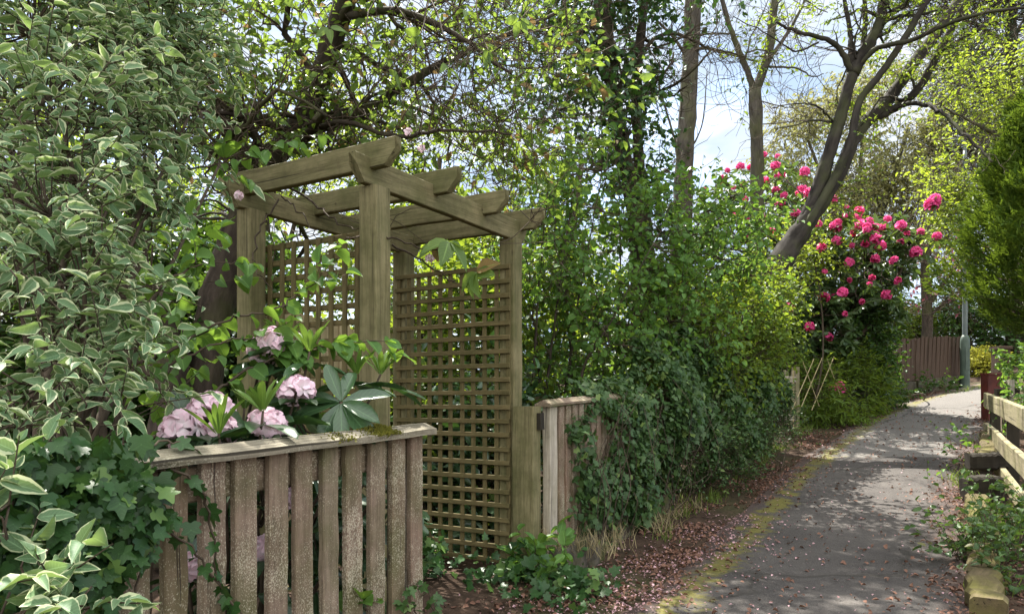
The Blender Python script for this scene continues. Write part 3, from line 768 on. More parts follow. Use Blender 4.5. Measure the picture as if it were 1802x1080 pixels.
lp = thing('street_lamp', 'slim grey steel lamp post with a thicker green base beside the path bend', 'street lamp', GP(1698, 15.0))
b = GP(1698, 15.0)
part('base_section', lathe(Geo(), b, [(.088, -.1), (.088, .9), (.083, .98), (.07, 1.02), (.05, 1.06)]).get(), M['lampbase'], lp, True)
part('door', beam(Geo(), b + FW * -.083 + UP * .35, b + FW * -.083 + UP * .8, .09, .02, side=RT, nseg=1).get(), M['lampbase'], lp)
part('column', lathe(Geo(), b, [(.047, 1.05), (.044, 2.5), (.036, 4.6), (.034, 4.8)]).get(), M['lamp'], lp, True)
g = Geo(); tube(g, smooth_path([b + UP * 4.78, b + UP * 4.95, b + UP * 5.02 + np.array([-.15, -.1, 0]), b + UP * 5.04 + np.array([-.4, -.25, 0])], 5), .03, .03, 10)
part('lantern', g.get(), M['lamp'], lp, True)

# right-hand rail fence: runs along the bank
rf = thing('rail_fence', 'pale weathered three-rail timber fence along the right edge of the path', 'fence', ground_at(.5, 8))
RA = P(1735, 706, 8.0); RB = P(1735, 706, 8.0) + np.array([.10, -4.6, 0])
for z0, z1, hgt, far in ((1.115, .93, .155, 0), (.80, .60, .14, .05), (.56, .33, .13, .08)):
    a = RA.copy(); a[2] = z0; a[1] -= far; c = RB.copy(); c[2] = z1
    part('rail', beam(Geo(), c, a, .045, hgt, side=(1, 0, 0), c=.005, nseg=8, warp=.003).get(), M['rail'], rf)
for i, k in enumerate((.03, .40, .80)):
    q = RA + (RB - RA) * k; q[0] += .075; zb = float(gz(q[0], q[1])); q[2] = 0
    part('post', beam(Geo(), q + UP * (zb - .1), q + UP * (1.16 - .2 * k), .09, .09, side=(1, 0, 0)).get(), M['darkwood'], rf)
# sleepers
def sleeper(name, a, b, w, h, m, label):
    o = part(name, beam(Geo(), a, b, w, h, c=.02, nseg=12, warp=.007).get(), m); tag(o, label, 'edging'); return o
def gzp(x, y, dz): return np.array([x, y, float(gz(x, y)) + dz])
sleeper('timber_sleeper', gzp(.245, 6.05, .03), gzp(.25, 7.05, .04), .16, .17, M['mossylog'], 'mossy yellow sleeper lying along the path edge before the black block')
sleeper('timber_sleeper', gzp(.17, 7.25, .10), gzp(.43, 7.33, .12), .20, .22, M['darkwood'], 'black timber block set crosswise on the path edge')
sleeper('timber_sleeper', gzp(.20, 7.62, .28), gzp(.48, 7.68, .29), .18, .14, M['darkwood'], 'smaller black timber block stepped behind the first black block')
sleeper('timber_sleeper', gzp(.36, 7.75, .25), gzp(.42, 9.1, .28), .14, .16, M['mossylog'], 'farther moss-covered sleeper under the end of the pale rail fence')
sleeper('timber_sleeper', gzp(.20, 4.3, .02), gzp(.225, 5.6, .03), .16, .15, M['mossylog'], 'nearest mossy sleeper, half buried by brambles')

# right background: pillar, red-brown box, short posts
t = thing('timber_pillar', 'thick brown timber gate pillar beside the golden shrub', 'pillar', GP(1761, 12.5))
b = GP(1761, 12.5)
part('shaft', beam(Geo(), b - UP * .1, P(1761, 612, 12.5), .2, .2, side=RT, nseg=6).get(), M['brownfence'], t)
part('cap', beam(Geo(), P(1749, 612, 12.5), P(1773, 612, 12.5), .26, .05, side=FW, nseg=2).get(), M['brownfence'], t)
t = thing('planter_box', 'dark red-brown painted timber planter box at the path corner', 'planter', GP(1743, 10.6))
b = GP(1743, 10.6)
part('body', beam(Geo(), b - UP * .05, P(1743, 660, 10.6), .17, .17, side=RT, nseg=5).get(), M['redwood'], t)
part('rim', beam(Geo(), P(1732, 658, 10.6), P(1754, 658, 10.6), .2, .03, side=FW, nseg=2).get(), M['redwood'], t)
t = thing('stub_post', 'short grey stub post with a crosspiece behind the rail fence end', 'post', GP(1778, 9.6))
b = GP(1778, 9.6)
part('shaft', beam(Geo(), b - UP * .05, P(1778, 668, 9.6), .07, .07, side=RT).get(), M['greywood'], t)
part('crosspiece', beam(Geo(), P(1752, 690, 9.6), P(1792, 688, 9.6), .06, .09, side=FW).get(), M['darkwood'], t)

# tan board fence behind the arbour
t = thing('garden_fence', 'tan vertical board fence seen through the near lattice of the arbour', 'fence', GP(560, 6.2))
a, c = GP(440, 6.0), GP(690, 6.7)
g = Geo(); boards(g, a, c, 1.72, 15, .098, .018, 0, wav=.004, top=lambda t: .10 * math.cos(t * 3.1)); part('board_panel', g.get(), M['tan'], t)
for q in (a, c): part('post', beam(Geo(), q - UP * .1 + FW * .07, q + UP * 1.75 + FW * .07, .09, .09, side=RT).get(), M['tan'], t)

# ================================================================== PLANTS
def limb(g, pts, r0, r1, sides=8, n=7, wob=.004, lump=.05):
    """pts: (X, Y, distance) along the limb as judged from the photograph; returns the line for further branching"""
    w = np.array([P(*p) if len(p) == 3 else p[:3] for p in pts]); path = smooth_path(w, n, wob)
    tube(g, path, r0, r1, sides, lump); return (path, r0, r1)
def plant(name, label, cat, base, parts, group=None):
    t = thing(name, label, cat, base, group)
    for (pn, geo, mat, sm) in parts:
        if geo is not None: part(pn, geo, mat, t, sm)
    return t
def stems_to(base, targets, r0, r1, spread=.15, sag=-.05, n=6):
    g = Geo(); L = []
    for q in targets:
        b = np.asarray(base, float) + np.array([rng.normal(0, spread), rng.normal(0, spread), 0]); b[2] = float(gz(b[0], b[1])) - .05
        path = smooth_path(limb_pts(b, q, -sag, 4, .05), n, .004); tube(g, path, r0, r1, 6, .05); L.append((path, r0, r1))
    return g, L
def connect(L, O, frac, ra, rb, maxd=1.2):
    """thin twigs joining a share of the leafy twig starts to the nearest stem point"""
    pts = np.concatenate([l[0] for l in L]); k = rng.random(len(O)) < frac; Q = O[k]; A = np.empty_like(Q)
    for s in range(0, len(Q), 3000):
        dd = ((Q[s:s + 3000, None] - pts[None]) ** 2).sum(2) + .6 * np.maximum(0, pts[None, :, 2] - Q[s:s + 3000, None, 2])
        A[s:s + 3000] = pts[np.argmin(dd, 1)]
    ok = np.linalg.norm(A - Q, axis=1) < maxd; A, Q = A[ok], Q[ok]
    mid = (A + Q) / 2 + rng.normal(0, .06, A.shape) * np.linalg.norm(A - Q, axis=1)[:, None] - UP * .02
    v1, f1_ = sticks(A, mid, ra, (ra + rb) / 2); v2, f2_ = sticks(mid, Q, (ra + rb) / 2, rb)
    return [(v1, f1_), (v2, f2_)]
def shrub(name, label, cat, base, blobs, mat, size, width, cover, r0=.015, nst=None, frac=.5, tw=.0022, group=None, extra=None, **kw):
    geo, O, E = spray(blobs, size, width, cover, **kw)
    cs = [blob_world(b)[0] for b in blobs]
    g, L = stems_to(base, cs if nst is None else cs[:nst], r0, r0 * .35)
    stk = connect(L, O, frac, tw * 1.6, tw) + [sticks(O, E, tw, tw * .5)]
    return plant(name, label, cat, base, [('stems', wood_geo(g, stk), M['twig'], False), ('foliage', geo, M[mat], True)] + (extra or []), group)

# ---- variegated shrub, close on the left
shrub('variegated_shrub', 'tall shrub with cream-edged grey-green leaves overhanging the picket fence', 'shrub', ground_at(-2.25, .95),
      [(60, 60, 2.7, 170, 150, .35), (200, 30, 3.0, 160, 120, .4), (320, 60, 3.1, 100, 110, .3, .8), (110, 220, 2.4, 180, 130, .35), (240, 190, 2.8, 110, 120, .3), (330, 205, 2.9, 50, 80, .2, .8), (385, 290, 3.0, 24, 40, .1, .7),
       (80, 380, 2.1, 150, 110, .3), (190, 360, 2.5, 100, 80, .25), (270, 350, 2.7, 50, 50, .2, .8), (60, 520, 1.85, 140, 95, .25), (150, 500, 2.0, 75, 90, .2), (90, 640, 1.75, 120, 75, .2), (170, 620, 1.9, 45, 55, .15),
       (40, 740, 1.6, 90, 60, .15), (170, 700, 1.75, 50, 40, .1)],
      'varieg', .044, .42, 1.65, r0=.016, tpl=T_HI, tw_len=.20, per=9, up=.3, out=.5, droop=-.25, hang=.35, gap=-.55, gapf=2.6, seed=4, ldroop=.25, sizevar=.36, shell=.35)
shrub('variegated_shrub', 'low sprig of cream-edged leaves in the near corner before the ivy', 'shrub', np.array([-1.36, .42, 0]),
      [(20, 890, 1.28, 65, 70, .08), (20, 1040, 1.22, 90, 70, .08), (150, 1060, 1.26, 60, 30, .06), (90, 960, 1.3, 30, 30, .05)],
      'varieg', .046, .46, 1.6, r0=.006, tpl=T_HI, tw_len=.12, per=7, up=.5, out=.4, droop=-.2, hang=.2, gap=-.8, gapf=4, seed=5)

# ---- hazel: arching branches across the arbour
def sprig(lines, step, size, width, tpl, mat_hang=.45, tips=True, wide=.8):
    Pp, D, Nn = [], [], []
    for (path, r0, r1) in lines:
        L = np.concatenate([[0], np.cumsum(np.linalg.norm(np.diff(path, axis=0), axis=1))]); s = step * .7; k = 0
        while s < L[-1]:
            i = min(np.searchsorted(L, s) , len(path) - 1); i = max(i, 1)
            tan = nrm(path[i] - path[i - 1]); sd = nrm(np.cross(tan, UP)); p = path[i - 1] + tan * (s - L[i - 1])
            a = 1 if k % 2 else -1
            Pp.append(p); D.append(tan * .35 + a * sd * wide - UP * mat_hang + rng.normal(0, .22, 3)); Nn.append(UP * .8 + rng.normal(0, .35, 3) - FW * .35)
            s += step * rng.uniform(.7, 1.3); k += 1
        Pp.append(path[-1]); D.append(tan - UP * mat_hang * .6); Nn.append(UP + rng.normal(0, .3, 3) - FW * .3)
    n = len(Pp); S = size * np.clip(rng.normal(1, .22, n), .5, 1.5)
    return leaves(tpl, np.array(Pp), np.array(D), np.array(Nn), S, width, droop=.22, fold=.3)
g = Geo(); main = []
main.append(limb(g, [(200, 800, 1.95), (300, 755, 2.1), (380, 690, 2.25), (450, 645, 2.35), (560, 612, 2.45), (685, 598, 2.5)], .007, .0015, 6))
main.append(limb(g, [(240, 640, 2.3), (330, 600, 2.4), (400, 560, 2.45), (480, 545, 2.5), (540, 508, 2.6), (612, 482, 2.65)], .006, .0014, 6))
main.append(limb(g, [(200, 700, 2.2), (300, 640, 2.3), (400, 602, 2.35), (470, 598, 2.4), (530, 620, 2.4)], .005, .0012, 6))
main.append(limb(g, [(250, 330, 3.0), (330, 300, 3.05), (420, 285, 3.1), (500, 250, 3.2), (570, 235, 3.25)], .006, .0014, 6))
main.append(limb(g, [(180, 600, 2.1), (270, 520, 2.2), (340, 470, 2.3), (420, 460, 2.35)], .006, .0012, 6))
sub = ramify(main, 4, .18, 1, .5, up=.15, minr=.001)
stk = lines_geo(g, sub)
gb_, Lb = stems_to(np.array([-2.5, 1.25, 0]), [m[0][0] for m in main], .013, .007)
g.V += gb_.V; g.G += gb_.G; g.F += [tuple(i + g.n for i in f) for f in gb_.F]; g.n += gb_.n
geo = sprig(main + sub, .045, .056, .80, T_ROUND)
plant('hazel_shrub', 'hazel branches with bright toothed leaves arching across the front of the arbour', 'shrub', np.array([-2.5, 1.25, 0]),
      [('branches', wood_geo(g, stk), M['twig'], False), ('foliage', geo, M['hazel'], True)])
shrub('hazel_shrub', 'fresh green hazel undergrowth in the shade left of the arbour', 'shrub', np.array([-3.2, 1.9, 0]),
      [(270, 510, 3.1, 60, 70, .3, .6), (230, 600, 2.7, 60, 70, .25, .6), (270, 430, 3.3, 70, 50, .3, .7), (220, 720, 2.5, 50, 40, .2, .7)],
      'hazel', .062, .74, 1.3, r0=.012, tpl=T_ROUND, tw_len=.3, per=7, up=.3, out=.5, hang=.5, gap=-.5, gapf=1.8, seed=8)

# ---- pale pink rhododendron behind the picket fence
def truss(R0, nfl, petal, w, seed):
    r = np.random.default_rng(seed); Pp, D, Nn = [], [], []
    for i in range(nfl):
        z = 1 - 1.25 * (i + .5) / nfl; a = i * 2.39996 + r.normal(0, .15); s = math.sqrt(max(0, 1 - z * z))
        ax = np.array([s * math.cos(a), s * math.sin(a), z]); ax = nrm(ax + r.normal(0, .10, 3))
        e1 = nrm(np.cross(ax, [.3, .2, .9])); e2 = np.cross(ax, e1); c = ax * R0 * .78
        for k in range(5):
            b = 2 * math.pi * k / 5 + r.uniform(0, .4); rad = math.cos(b) * e1 + math.sin(b) * e2
            Pp.append(c); D.append(ax * .42 + rad * .9); Nn.append(ax * .9 - rad * .42)
    n = len(Pp)
    return leaves(T_PETAL, np.array(Pp), np.array(D), np.array(Nn), petal * r.uniform(.85, 1.15, n), w, droop=.30, fold=-.2, curl=.3)
def whorl(c, ax, n, size, width, tpl, open_=.9, hang=.0):
    ax = nrm(np.asarray(ax, float)); e1 = nrm(np.cross(ax, [.3, .2, .9])); e2 = np.cross(ax, e1); Pp, D, Nn = [], [], []
    for k in range(n):
        a = 2 * math.pi * k / n + rng.normal(0, .2); rad = math.cos(a) * e1 + math.sin(a) * e2; o = open_ * rng.uniform(.75, 1.2)
        Pp.append(c + rad * .006); D.append(ax * (1 - o) + rad * o - UP * hang); Nn.append(ax * o - rad * (1 - o) + UP * .2)
    return leaves(tpl, np.array(Pp), np.array(D), np.array(Nn), size * rng.uniform(.75, 1.15, n), width, droop=.15, fold=.3, curl=.08)
bp = np.array([-2.25, 1.75, 0])
rh = thing('pink_rhododendron', 'rhododendron with large pale pink blooms leaning over the picket fence cap', 'rhododendron', bp)
heads = [(322, 757, 2.05, 1.0), (372, 725, 2.15, 1.05), (345, 742, 2.2, .9), (392, 760, 2.1, .8), (470, 750, 2.12, .95), (482, 605, 2.42, 1.0), (462, 625, 2.45, .8), (522, 690, 2.3, .92), (505, 880, 2.35, .7), (462, 965, 2.2, .75), (700, 800, 2.6, .6), (330, 1000, 1.9, .8)]
tm = [None] * 3; sg = Geo(); Ls = []
for i, (X, Y, d, s) in enumerate(heads):
    c = P(X, Y, d); k = i % 3
    if tm[k] is None:
        V, F, at = truss(.070, 19, .040, .85, 30 + k); o = part('flower_head', (V + c, F, at), M['palepink'], rh, True, base=c); tm[k] = o
    else: o = copy_part(tm[k], rh, tuple(c - bp))
    o.scale = (s * .85, s * .85, s * .78); o.rotation_euler = (rng.normal(0, .3), rng.normal(0, .3), rng.uniform(0, 6))
    bb = bp + np.array([rng.normal(0, .12), rng.normal(0, .12), 0]); pth = smooth_path(limb_pts(bb, c, .05, 4, .05), 6); tube(sg, pth, .011, .004, 6); Ls.append((pth, .011, .004))
old, yng = [], []
for (X, Y, d, s) in heads: old.append(whorl(P(X, Y, d) - UP * .03, UP + rng.normal(0, .2, 3), 7, .15 * s, .30, T_LONG, .95, .25))
for (X, Y, d) in [(385, 745, 1.98), (463, 705, 2.05), (545, 600, 2.4), (628, 640, 2.5), (430, 700, 2.35), (500, 590, 2.5), (670, 640, 2.6)]:
    c = P(X, Y + 18, d); yng.append(whorl(c, UP + rng.normal(0, .1, 3), 9, .105, .2, T_LONG, .38)); old.append(whorl(c - UP * .04, UP, 6, .15, .3, T_LONG, 1.0, .2))
    pth = smooth_path(limb_pts(bp, c, .05, 4, .05), 6); tube(sg, pth, .009, .0035, 6); Ls.append((pth, .009, .0035))
c = P(600, 708, 2.32); old.append(whorl(c, UP * .6 - FW, 9, .155, .34, T_LONG, .9, .25)); tube(sg, smooth_path([bp, P(560, 900, 2.4), P(610, 780, 2.4), c], 6), .01, .004, 6)
geo, O, E = spray([(330, 850, 2.25, 80, 90, .1), (450, 880, 2.5, 110, 120, .12), (600, 860, 2.85, 110, 110, .15), (430, 1010, 2.5, 150, 90, .12), (640, 980, 2.95, 90, 100, .15), (420, 765, 2.3, 80, 30, .1), (560, 745, 2.55, 60, 40, .1)], .14, .30, 1.3, tw_len=.1, per=6, tpl=T_LONG, hang=.35, gap=-.9, seed=11)
old.append(geo)
part('stems', wood_geo(sg, connect(Ls, O, .8, .004, .003)), M['twig'], rh)
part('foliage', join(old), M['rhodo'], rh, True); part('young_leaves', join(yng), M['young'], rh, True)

# ---- ivy over the near fence
def ivy_sheet(n, fn, size, tpl, hang=.8):
    """fn(n) -> points, outward normals"""
    p, nm = fn(n); n = len(p)
    D = -UP * hang + rng.normal(0, .55, (n, 3)) + nm * .25; Nn = nm + UP * .35 + rng.normal(0, .4, (n, 3))
    return leaves(tpl, p, D, Nn, size * np.clip(rng.normal(1, .3, n), .4, 1.7), .95 * rng.uniform(.85, 1.15, n), droop=.1, fold=.25)
def ivy_near(n):
    y = rng.uniform(.62, 1.12, n); z = rng.uniform(.35, 1.03, n)
    edge = .915 + .04 * np.sin(z * 9) + .05 * np.sin(z * 23 + 1) - .20 * np.clip((.72 - z), 0, 1) + .05 * (z > .9)
    k = (y < edge + rng.normal(0, .02, n)) & (clump_noise(np.stack([y * 3, z * 3, y * 0], 1), .9, 21) > -1.2)
    y, z = y[k], z[k]; x = -1.50 + .06 * np.clip(1.1 - y, 0, 1) + rng.uniform(-.03, .09, len(y)) + np.where(z > .95, -.04 * rng.random(len(z)), 0)
    return np.stack([x, y, z], 1), np.tile([1.0, -.1, 0], (len(y), 1))
ig = ivy_sheet(2900, ivy_near, .033, T_IVY)
vl = []; vg = Geo()
for pts in ([(-1.5, 1.0, .98), (-1.495, 1.13, .88), (-1.485, 1.16, .70), (-1.49, 1.2, .6)], [(-1.5, .95, .9), (-1.48, 1.1, .75), (-1.485, 1.2, .62), (-1.49, 1.26, .55)], [(-1.54, .9, 1.0), (-1.53, 1.05, 1.01), (-1.5, 1.12, .99)],
            [(-1.5, .6, .1), (-1.49, .75, .5), (-1.5, .9, .95)], [(-1.5, .8, .1), (-1.49, .95, .6), (-1.5, 1.0, .98)]):
    p = smooth_path(pts, 8, .004); tube(vg, p, .004, .0018, 5); vl.append((p, .004, .002))
ig2 = sprig(vl[:3], .035, .034, .95, T_IVY, .6)
plant('ivy', 'glossy dark ivy clambering over the left end of the near picket fence', 'ivy', np.array([-1.5, .8, 0]), [('foliage', join([ig, ig2]), M['ivy'], True)] + [('stem', tube(Geo(), p, .004, .0018, 5).get(), M['twig'], False) for p, _, _ in vl])
# trailing ivy at the fence's right foot and beneath the lattice
def ivy_foot(n):
    x = rng.uniform(-3.0, -1.55, n); y = rng.normal(3.72, .16, n) - .25 * (x + 2.0) * 0; z = np.abs(rng.normal(0, .09, n)) + .02 + .10 * rng.random(n) * (x < -2.1)
    k = clump_noise(np.stack([x, y, z * 0], 1), 1.5, 2) > -.5
    return np.stack([x, y, z], 1)[k], np.tile([.1, -.6, .7], (k.sum(), 1))
ig = ivy_sheet(950, ivy_foot, .048, T_IVY, .2)
vg = Geo(); vl = []
for pts in ([(-1.5, 2.0, .02), (-1.495, 1.97, .25), (-1.49, 1.93, .42), (-1.48, 1.85, .46)], [(-1.5, 2.05, .02), (-1.47, 2.04, .3), (-1.46, 2.0, .44)], [(-1.6, 2.2, .02), (-1.52, 2.1, .3), (-1.5, 1.99, .48), (-1.49, 1.88, .5)]):
    p = smooth_path(pts, 8, .006); tube(vg, p, .003, .0014, 5); vl.append((p, .003, .001))
plant('ivy', 'ivy carpet creeping along the foot of the far lattice panel', 'ivy', np.array([-2.4, 3.7, 0]), [('foliage', ig, M['ivy'], True)])
plant('ivy', 'small ivy trail climbing the right-hand pickets of the near fence', 'ivy', np.array([-1.5, 2.02, 0]), [('foliage', sprig(vl, .03, .04, .95, T_IVY, .5), M['ivypale'], True), ('stems', vg.get(), M['twig'], False)])

# ---- ivy bank along the path
def ivy_bank(n):
    y = 4.3 + 4.9 * rng.random(n); h = rng.random(n) ** .85
    ztop = 1.08 + .34 * np.clip((y - 4.6) / .9, 0, 1) + .15 * np.sin(y * 2.1) + .10 * np.sin(y * 5.3 + 1) + .07 * np.sin(y * 11)
    z = h * ztop; q = np.stack([np.zeros(n), y, z], 1); cn = clump_noise(q, .8, 31)
    prof = np.sin(np.clip(h * 1.1, 0, 1) * np.pi) ** .7
    amp = .06 + .34 * np.clip((y - 4.5) / 1.2, 0, 1)
    x = -2.08 + amp * prof * (.80 + .50 * cn) - .35 * np.clip(h - .85, 0, 1) * 2 + rng.uniform(-.08, .03, n) + .10 * np.clip((y - 8.5) / 1.5, 0, 1)
    x = x + rng.normal(0, .025, n)
    k = (rng.random(n) < np.clip(.10 + (y - 4.35) * .62 + .22 * clump_noise(q, 1.9, 36), 0, 1) + .6 * (h > .82)) & (cn > -1.5)
    nm = np.stack([np.ones(n), -.2 * np.ones(n), .3 + (h - .4)], 1)
    return np.stack([x, y, z + gz(x, y) + .02], 1)[k], nm[k]
ig = ivy_sheet(26000, ivy_bank, .044, T_IVYLOW)
ig3 = ivy_sheet(2600, lambda n: (lambda q: (q[0] + np.array([.05, 0, 0]), q[1]))(ivy_bank(n)), .050, T_IVY)
vg = Geo(); A = []
for i in range(110):
    y = rng.uniform(4.4, 10.2); z0 = float(gz(-2, y)); A.append((smooth_path(limb_pts([-2.0, y, z0], [-1.85 + rng.normal(0, .08), y + rng.normal(0, .5), z0 + rng.uniform(.5, 1.2)], 0, 4, .08), 4), .005, .002))
tube(vg, smooth_path([ground_at(-2.0, y) + UP * .02 for y in np.linspace(4.4, 10, 8)], 5, .01), .008, .006, 5)
stk = lines_geo(vg, A)
plant('ivy', 'thick grey-green curtain of ivy spilling over the bank beside the path', 'ivy', ground_at(-2.0, 7.2), [('foliage', join([ig, ig3]), M['ivypale'], True), ('stems', wood_geo(vg, stk), M['twig'], False)])

# ------------------------------------------------------------------ trees
def tree(name, label, trunk_g, lines, blobs, mat, base, size, width, cover, bark, frac=.4, tw=.003, twigs=None, bigtw=.012, group=None, extra=None, maxd=1.6, **kw):
    stk = []
    if twigs: stk += lines_geo(trunk_g, twigs, bigtw)
    parts = []
    if blobs:
        geo, O, E = spray(blobs, size, width, cover, **kw)
        stk += connect(lines + (twigs or []), O, frac, tw * 2, tw, maxd) + [sticks(O, E, tw, tw * .5)]
        parts.append(('foliage', geo, M[mat], True))
    tg = Geo(); V, F, at = trunk_g.get()
    parts.insert(0, ('trunk', (V, tri(F), at), M[bark], True))
    if stk: parts.insert(1, ('branches', wood_geo(tg, stk), M['twig'] if bark != 'barkgrey' else M[bark], False))
    return plant(name, label, 'tree', base, parts + (extra or []), group)

# dark cherry behind the arbour
g = Geo(); L = []
b0 = GP(310, 4.7)
L.append(limb(g, [(310, 990, 4.7), (300, 720, 4.7), (288, 590, 4.7), (235, 500, 4.6), (130, 430, 4.4), (60, 365, 4.2), (-10, 285, 4.0), (-90, 170, 3.9)], .15, .05, 10))
L.append(limb(g, [(335, 990, 4.8), (355, 700, 4.9), (390, 500, 5.0), (428, 380, 5.1), (455, 300, 5.2), (520, 235, 5.3), (562, 140, 5.3), (605, 15, 5.2), (640, -100, 5.1)], .13, .06, 10))
L.append(limb(g, [(432, 380, 5.1), (430, 290, 5.0), (385, 195, 4.9), (330, 125, 4.8), (240, 20, 4.6), (180, -60, 4.6)], .06, .02, 8))
L.append(limb(g, [(540, 228, 5.3), (640, 195, 5.4), (760, 120, 5.5), (860, 75, 5.7), (1000, 15, 5.9)], .05, .012, 8))
L.append(limb(g, [(520, 235, 5.3), (460, 215, 5.0), (400, 200, 4.7), (300, 200, 4.4)], .03, .01, 7))
L.append(limb(g, [(600, 30, 5.2), (700, 20, 4.8), (800, 60, 4.5), (900, 130, 4.4)], .03, .008, 7))
L.append(limb(g, [(500, 250, 5.2), (600, 215, 4.8), (690, 240, 4.6), (780, 230, 4.5), (900, 235, 4.6)], .022, .006, 7))
tw = ramify(L[1:], 12, 1.1, 2, .42, up=.12, wander=.42, minr=.003)
low = [(smooth_path([P(*p) for p in q], 6, .006), r, .0022) for q, r in [
    ([(505, 320, 3.9), (560, 365, 3.7), (600, 395, 3.55), (640, 405, 3.5)], .008), ([(690, 430, 3.6), (740, 458, 3.6), (790, 490, 3.65), (805, 498, 3.7)], .007),
    ([(640, 408, 3.5), (700, 420, 3.5), (750, 440, 3.55), (820, 440, 3.6)], .006), ([(490, 350, 3.75), (460, 400, 3.7), (445, 450, 3.65), (455, 480, 3.6), (480, 510, 3.6)], .006), ([(495, 345, 3.8), (530, 375, 3.7), (560, 420, 3.6)], .005), ([(635, 415, 3.5), (590, 430, 3.5), (568, 470, 3.45)], .005)]]
big = []
for (X, Y, d, n, s) in [(790, 425, 3.55, 5, .15), (765, 430, 3.6, 3, .12), (838, 478, 3.6, 5, .14), (560, 475, 3.45, 3, .13), (740, 60, 3.5, 4, .085), (860, 90, 3.6, 5, .09), (915, 35, 3.5, 4, .09), (650, 80, 3.6, 4, .08), (790, 120, 3.6, 3, .08), (580, 50, 3.6, 3, .08), (700, 130, 3.7, 4, .08), (820, 20, 3.6, 4, .08)]:
    big.append(whorl(P(X, Y, d), -FW * .3 + UP * .1 + rng.normal(0, .4, 3), n, s, .48, T_HI, .8, .75))
    if Y < 200: low.append((smooth_path([P(X, Y, d), P(X + rng.normal(0, 40), Y - 60, d + .3), P(X + rng.normal(0, 60), Y - 150, d + .9)], 5, .006), .0035, .006))
bl = []
for (X, Y, d) in [(718, 232, 4.3), (742, 262, 4.3), (420, 345, 3.6), (757, 455, 3.6), (778, 452, 3.6), (330, 200, 4.2)]:
    V, F, at = truss(.012, 4, .02, .9, int(X)); bl.append((V + P(X, Y, d), F, at))
tree('cherry_tree', 'dark-limbed cherry with tangled twigs spreading above and behind the arbour', g, L,
     [(520, 90, 5.2, 190, 140, .8, .55), (700, 130, 5.3, 190, 150, .8, .75), (880, 120, 5.4, 170, 140, .8, .8), (960, 210, 5.3, 120, 110, .6, .8), (460, 230, 5.0, 120, 90, .5, .8), (780, 280, 5.2, 170, 70, .5, .9), (380, 60, 4.9, 160, 120, .6, .8), (700, -60, 5.4, 330, 120, 1.0, .7), (130, 100, 4.6, 240, 160, .7, .8), (390, -270, 3.8, 220, 150, .7, 1.3), (130, -250, 3.3, 220, 140, .6, 1.3), (620, -300, 4.4, 200, 140, .8, 1.1)],  # last three clumps: unseen crown overhead, added to shade the fence and ivy
     'cherry', b0, .066, .5, .85, 'bark', twigs=tw + low, frac=.5, tw=.0022, tpl=T_MID, tw_len=.4, per=7, hang=.4, gap=-.35, gapf=1.0, seed=13,
     extra=[('large_leaves', join(big), M['cherry'], True), ('blossom', join(bl), M['palepink'], True)])

# shrubs behind the arbour and along the garden
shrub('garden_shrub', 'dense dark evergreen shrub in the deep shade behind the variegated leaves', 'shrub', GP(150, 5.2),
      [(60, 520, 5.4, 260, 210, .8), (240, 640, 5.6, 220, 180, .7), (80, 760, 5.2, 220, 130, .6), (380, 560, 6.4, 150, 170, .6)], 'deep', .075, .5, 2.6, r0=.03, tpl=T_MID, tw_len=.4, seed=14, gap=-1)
shrub('garden_shrub', 'loose leafy shrub filling the garden behind the far lattice panel', 'shrub', GP(800, 7.0),
      [(740, 600, 7.0, 130, 150, .7), (850, 640, 6.8, 120, 170, .6), (800, 820, 6.2, 150, 150, .5), (900, 500, 7.4, 110, 110, .6), (690, 800, 6.0, 140, 140, .4), (820, 480, 8, 100, 80, .6, .6)], 'shrub', .07, .6, 1.7, r0=.02, tpl=T_MID, tw_len=.4, seed=15, gap=-.55, gapf=.9)
shrub('laurel_shrub', 'glossy broad-leaved laurel low behind the lattice', 'shrub', GP(820, 5.7),
      [(760, 900, 5.6, 130, 120, .3), (860, 850, 5.6, 90, 150, .3), (830, 720, 5.9, 100, 90, .3)], 'rhodo', .11, .38, 1.5, r0=.015, tpl=T_LONG, tw_len=.3, seed=16)
g = Geo(); L = []
for (x0, x1, y1, x2, y2, d) in [(930, 950, 480, 965, 320, 6.3), (950, 985, 500, 1010, 330, 6.4), (985, 1020, 520, 1060, 300, 6.6), (960, 935, 520, 915, 360, 6.5), (1000, 1060, 590, 1150, 430, 6.2), (1060, 1120, 520, 1180, 360, 7.0), (1110, 1170, 500, 1260, 350, 7.4), (1010, 1000, 560, 985, 420, 6.8), (1150, 1200, 540, 1300, 420, 7.6), (1080, 1090, 500, 1095, 330, 7.2)]:
    L.append(limb(g, [(x0, 760, d), ((x0 + x1) / 2, 640, d), (x1, y1, d), (x2, y2, d)], .016, .004, 6))
tw = ramify(L, 5, .6, 1, .45, up=.25, minr=.0022)
tree('hazel_thicket', 'many-stemmed hazel thicket with light green leaves between arbour and leaning tree', g, L,
     [(970, 420, 6.5, 110, 120, .6, .9), (1040, 350, 6.9, 110, 100, .6, .8), (1090, 470, 6.8, 140, 120, .6), (1200, 430, 7.3, 140, 110, .6), (1020, 560, 6.4, 120, 110, .5, .9), (1160, 560, 6.9, 140, 90, .5), (1270, 500, 7.6, 90, 90, .5), (1290, 400, 7.9, 100, 70, .5, .7), (960, 640, 6.3, 70, 60, .4, .9), (1080, 630, 6.4, 110, 50, .4)],
     'hazel', GP(1050, 6.6), .054, .70, .72, 'bark', twigs=tw, tpl=T_ROUND, tw_len=.35, per=6, hang=.5, gap=-.45, gapf=.9, seed=17)
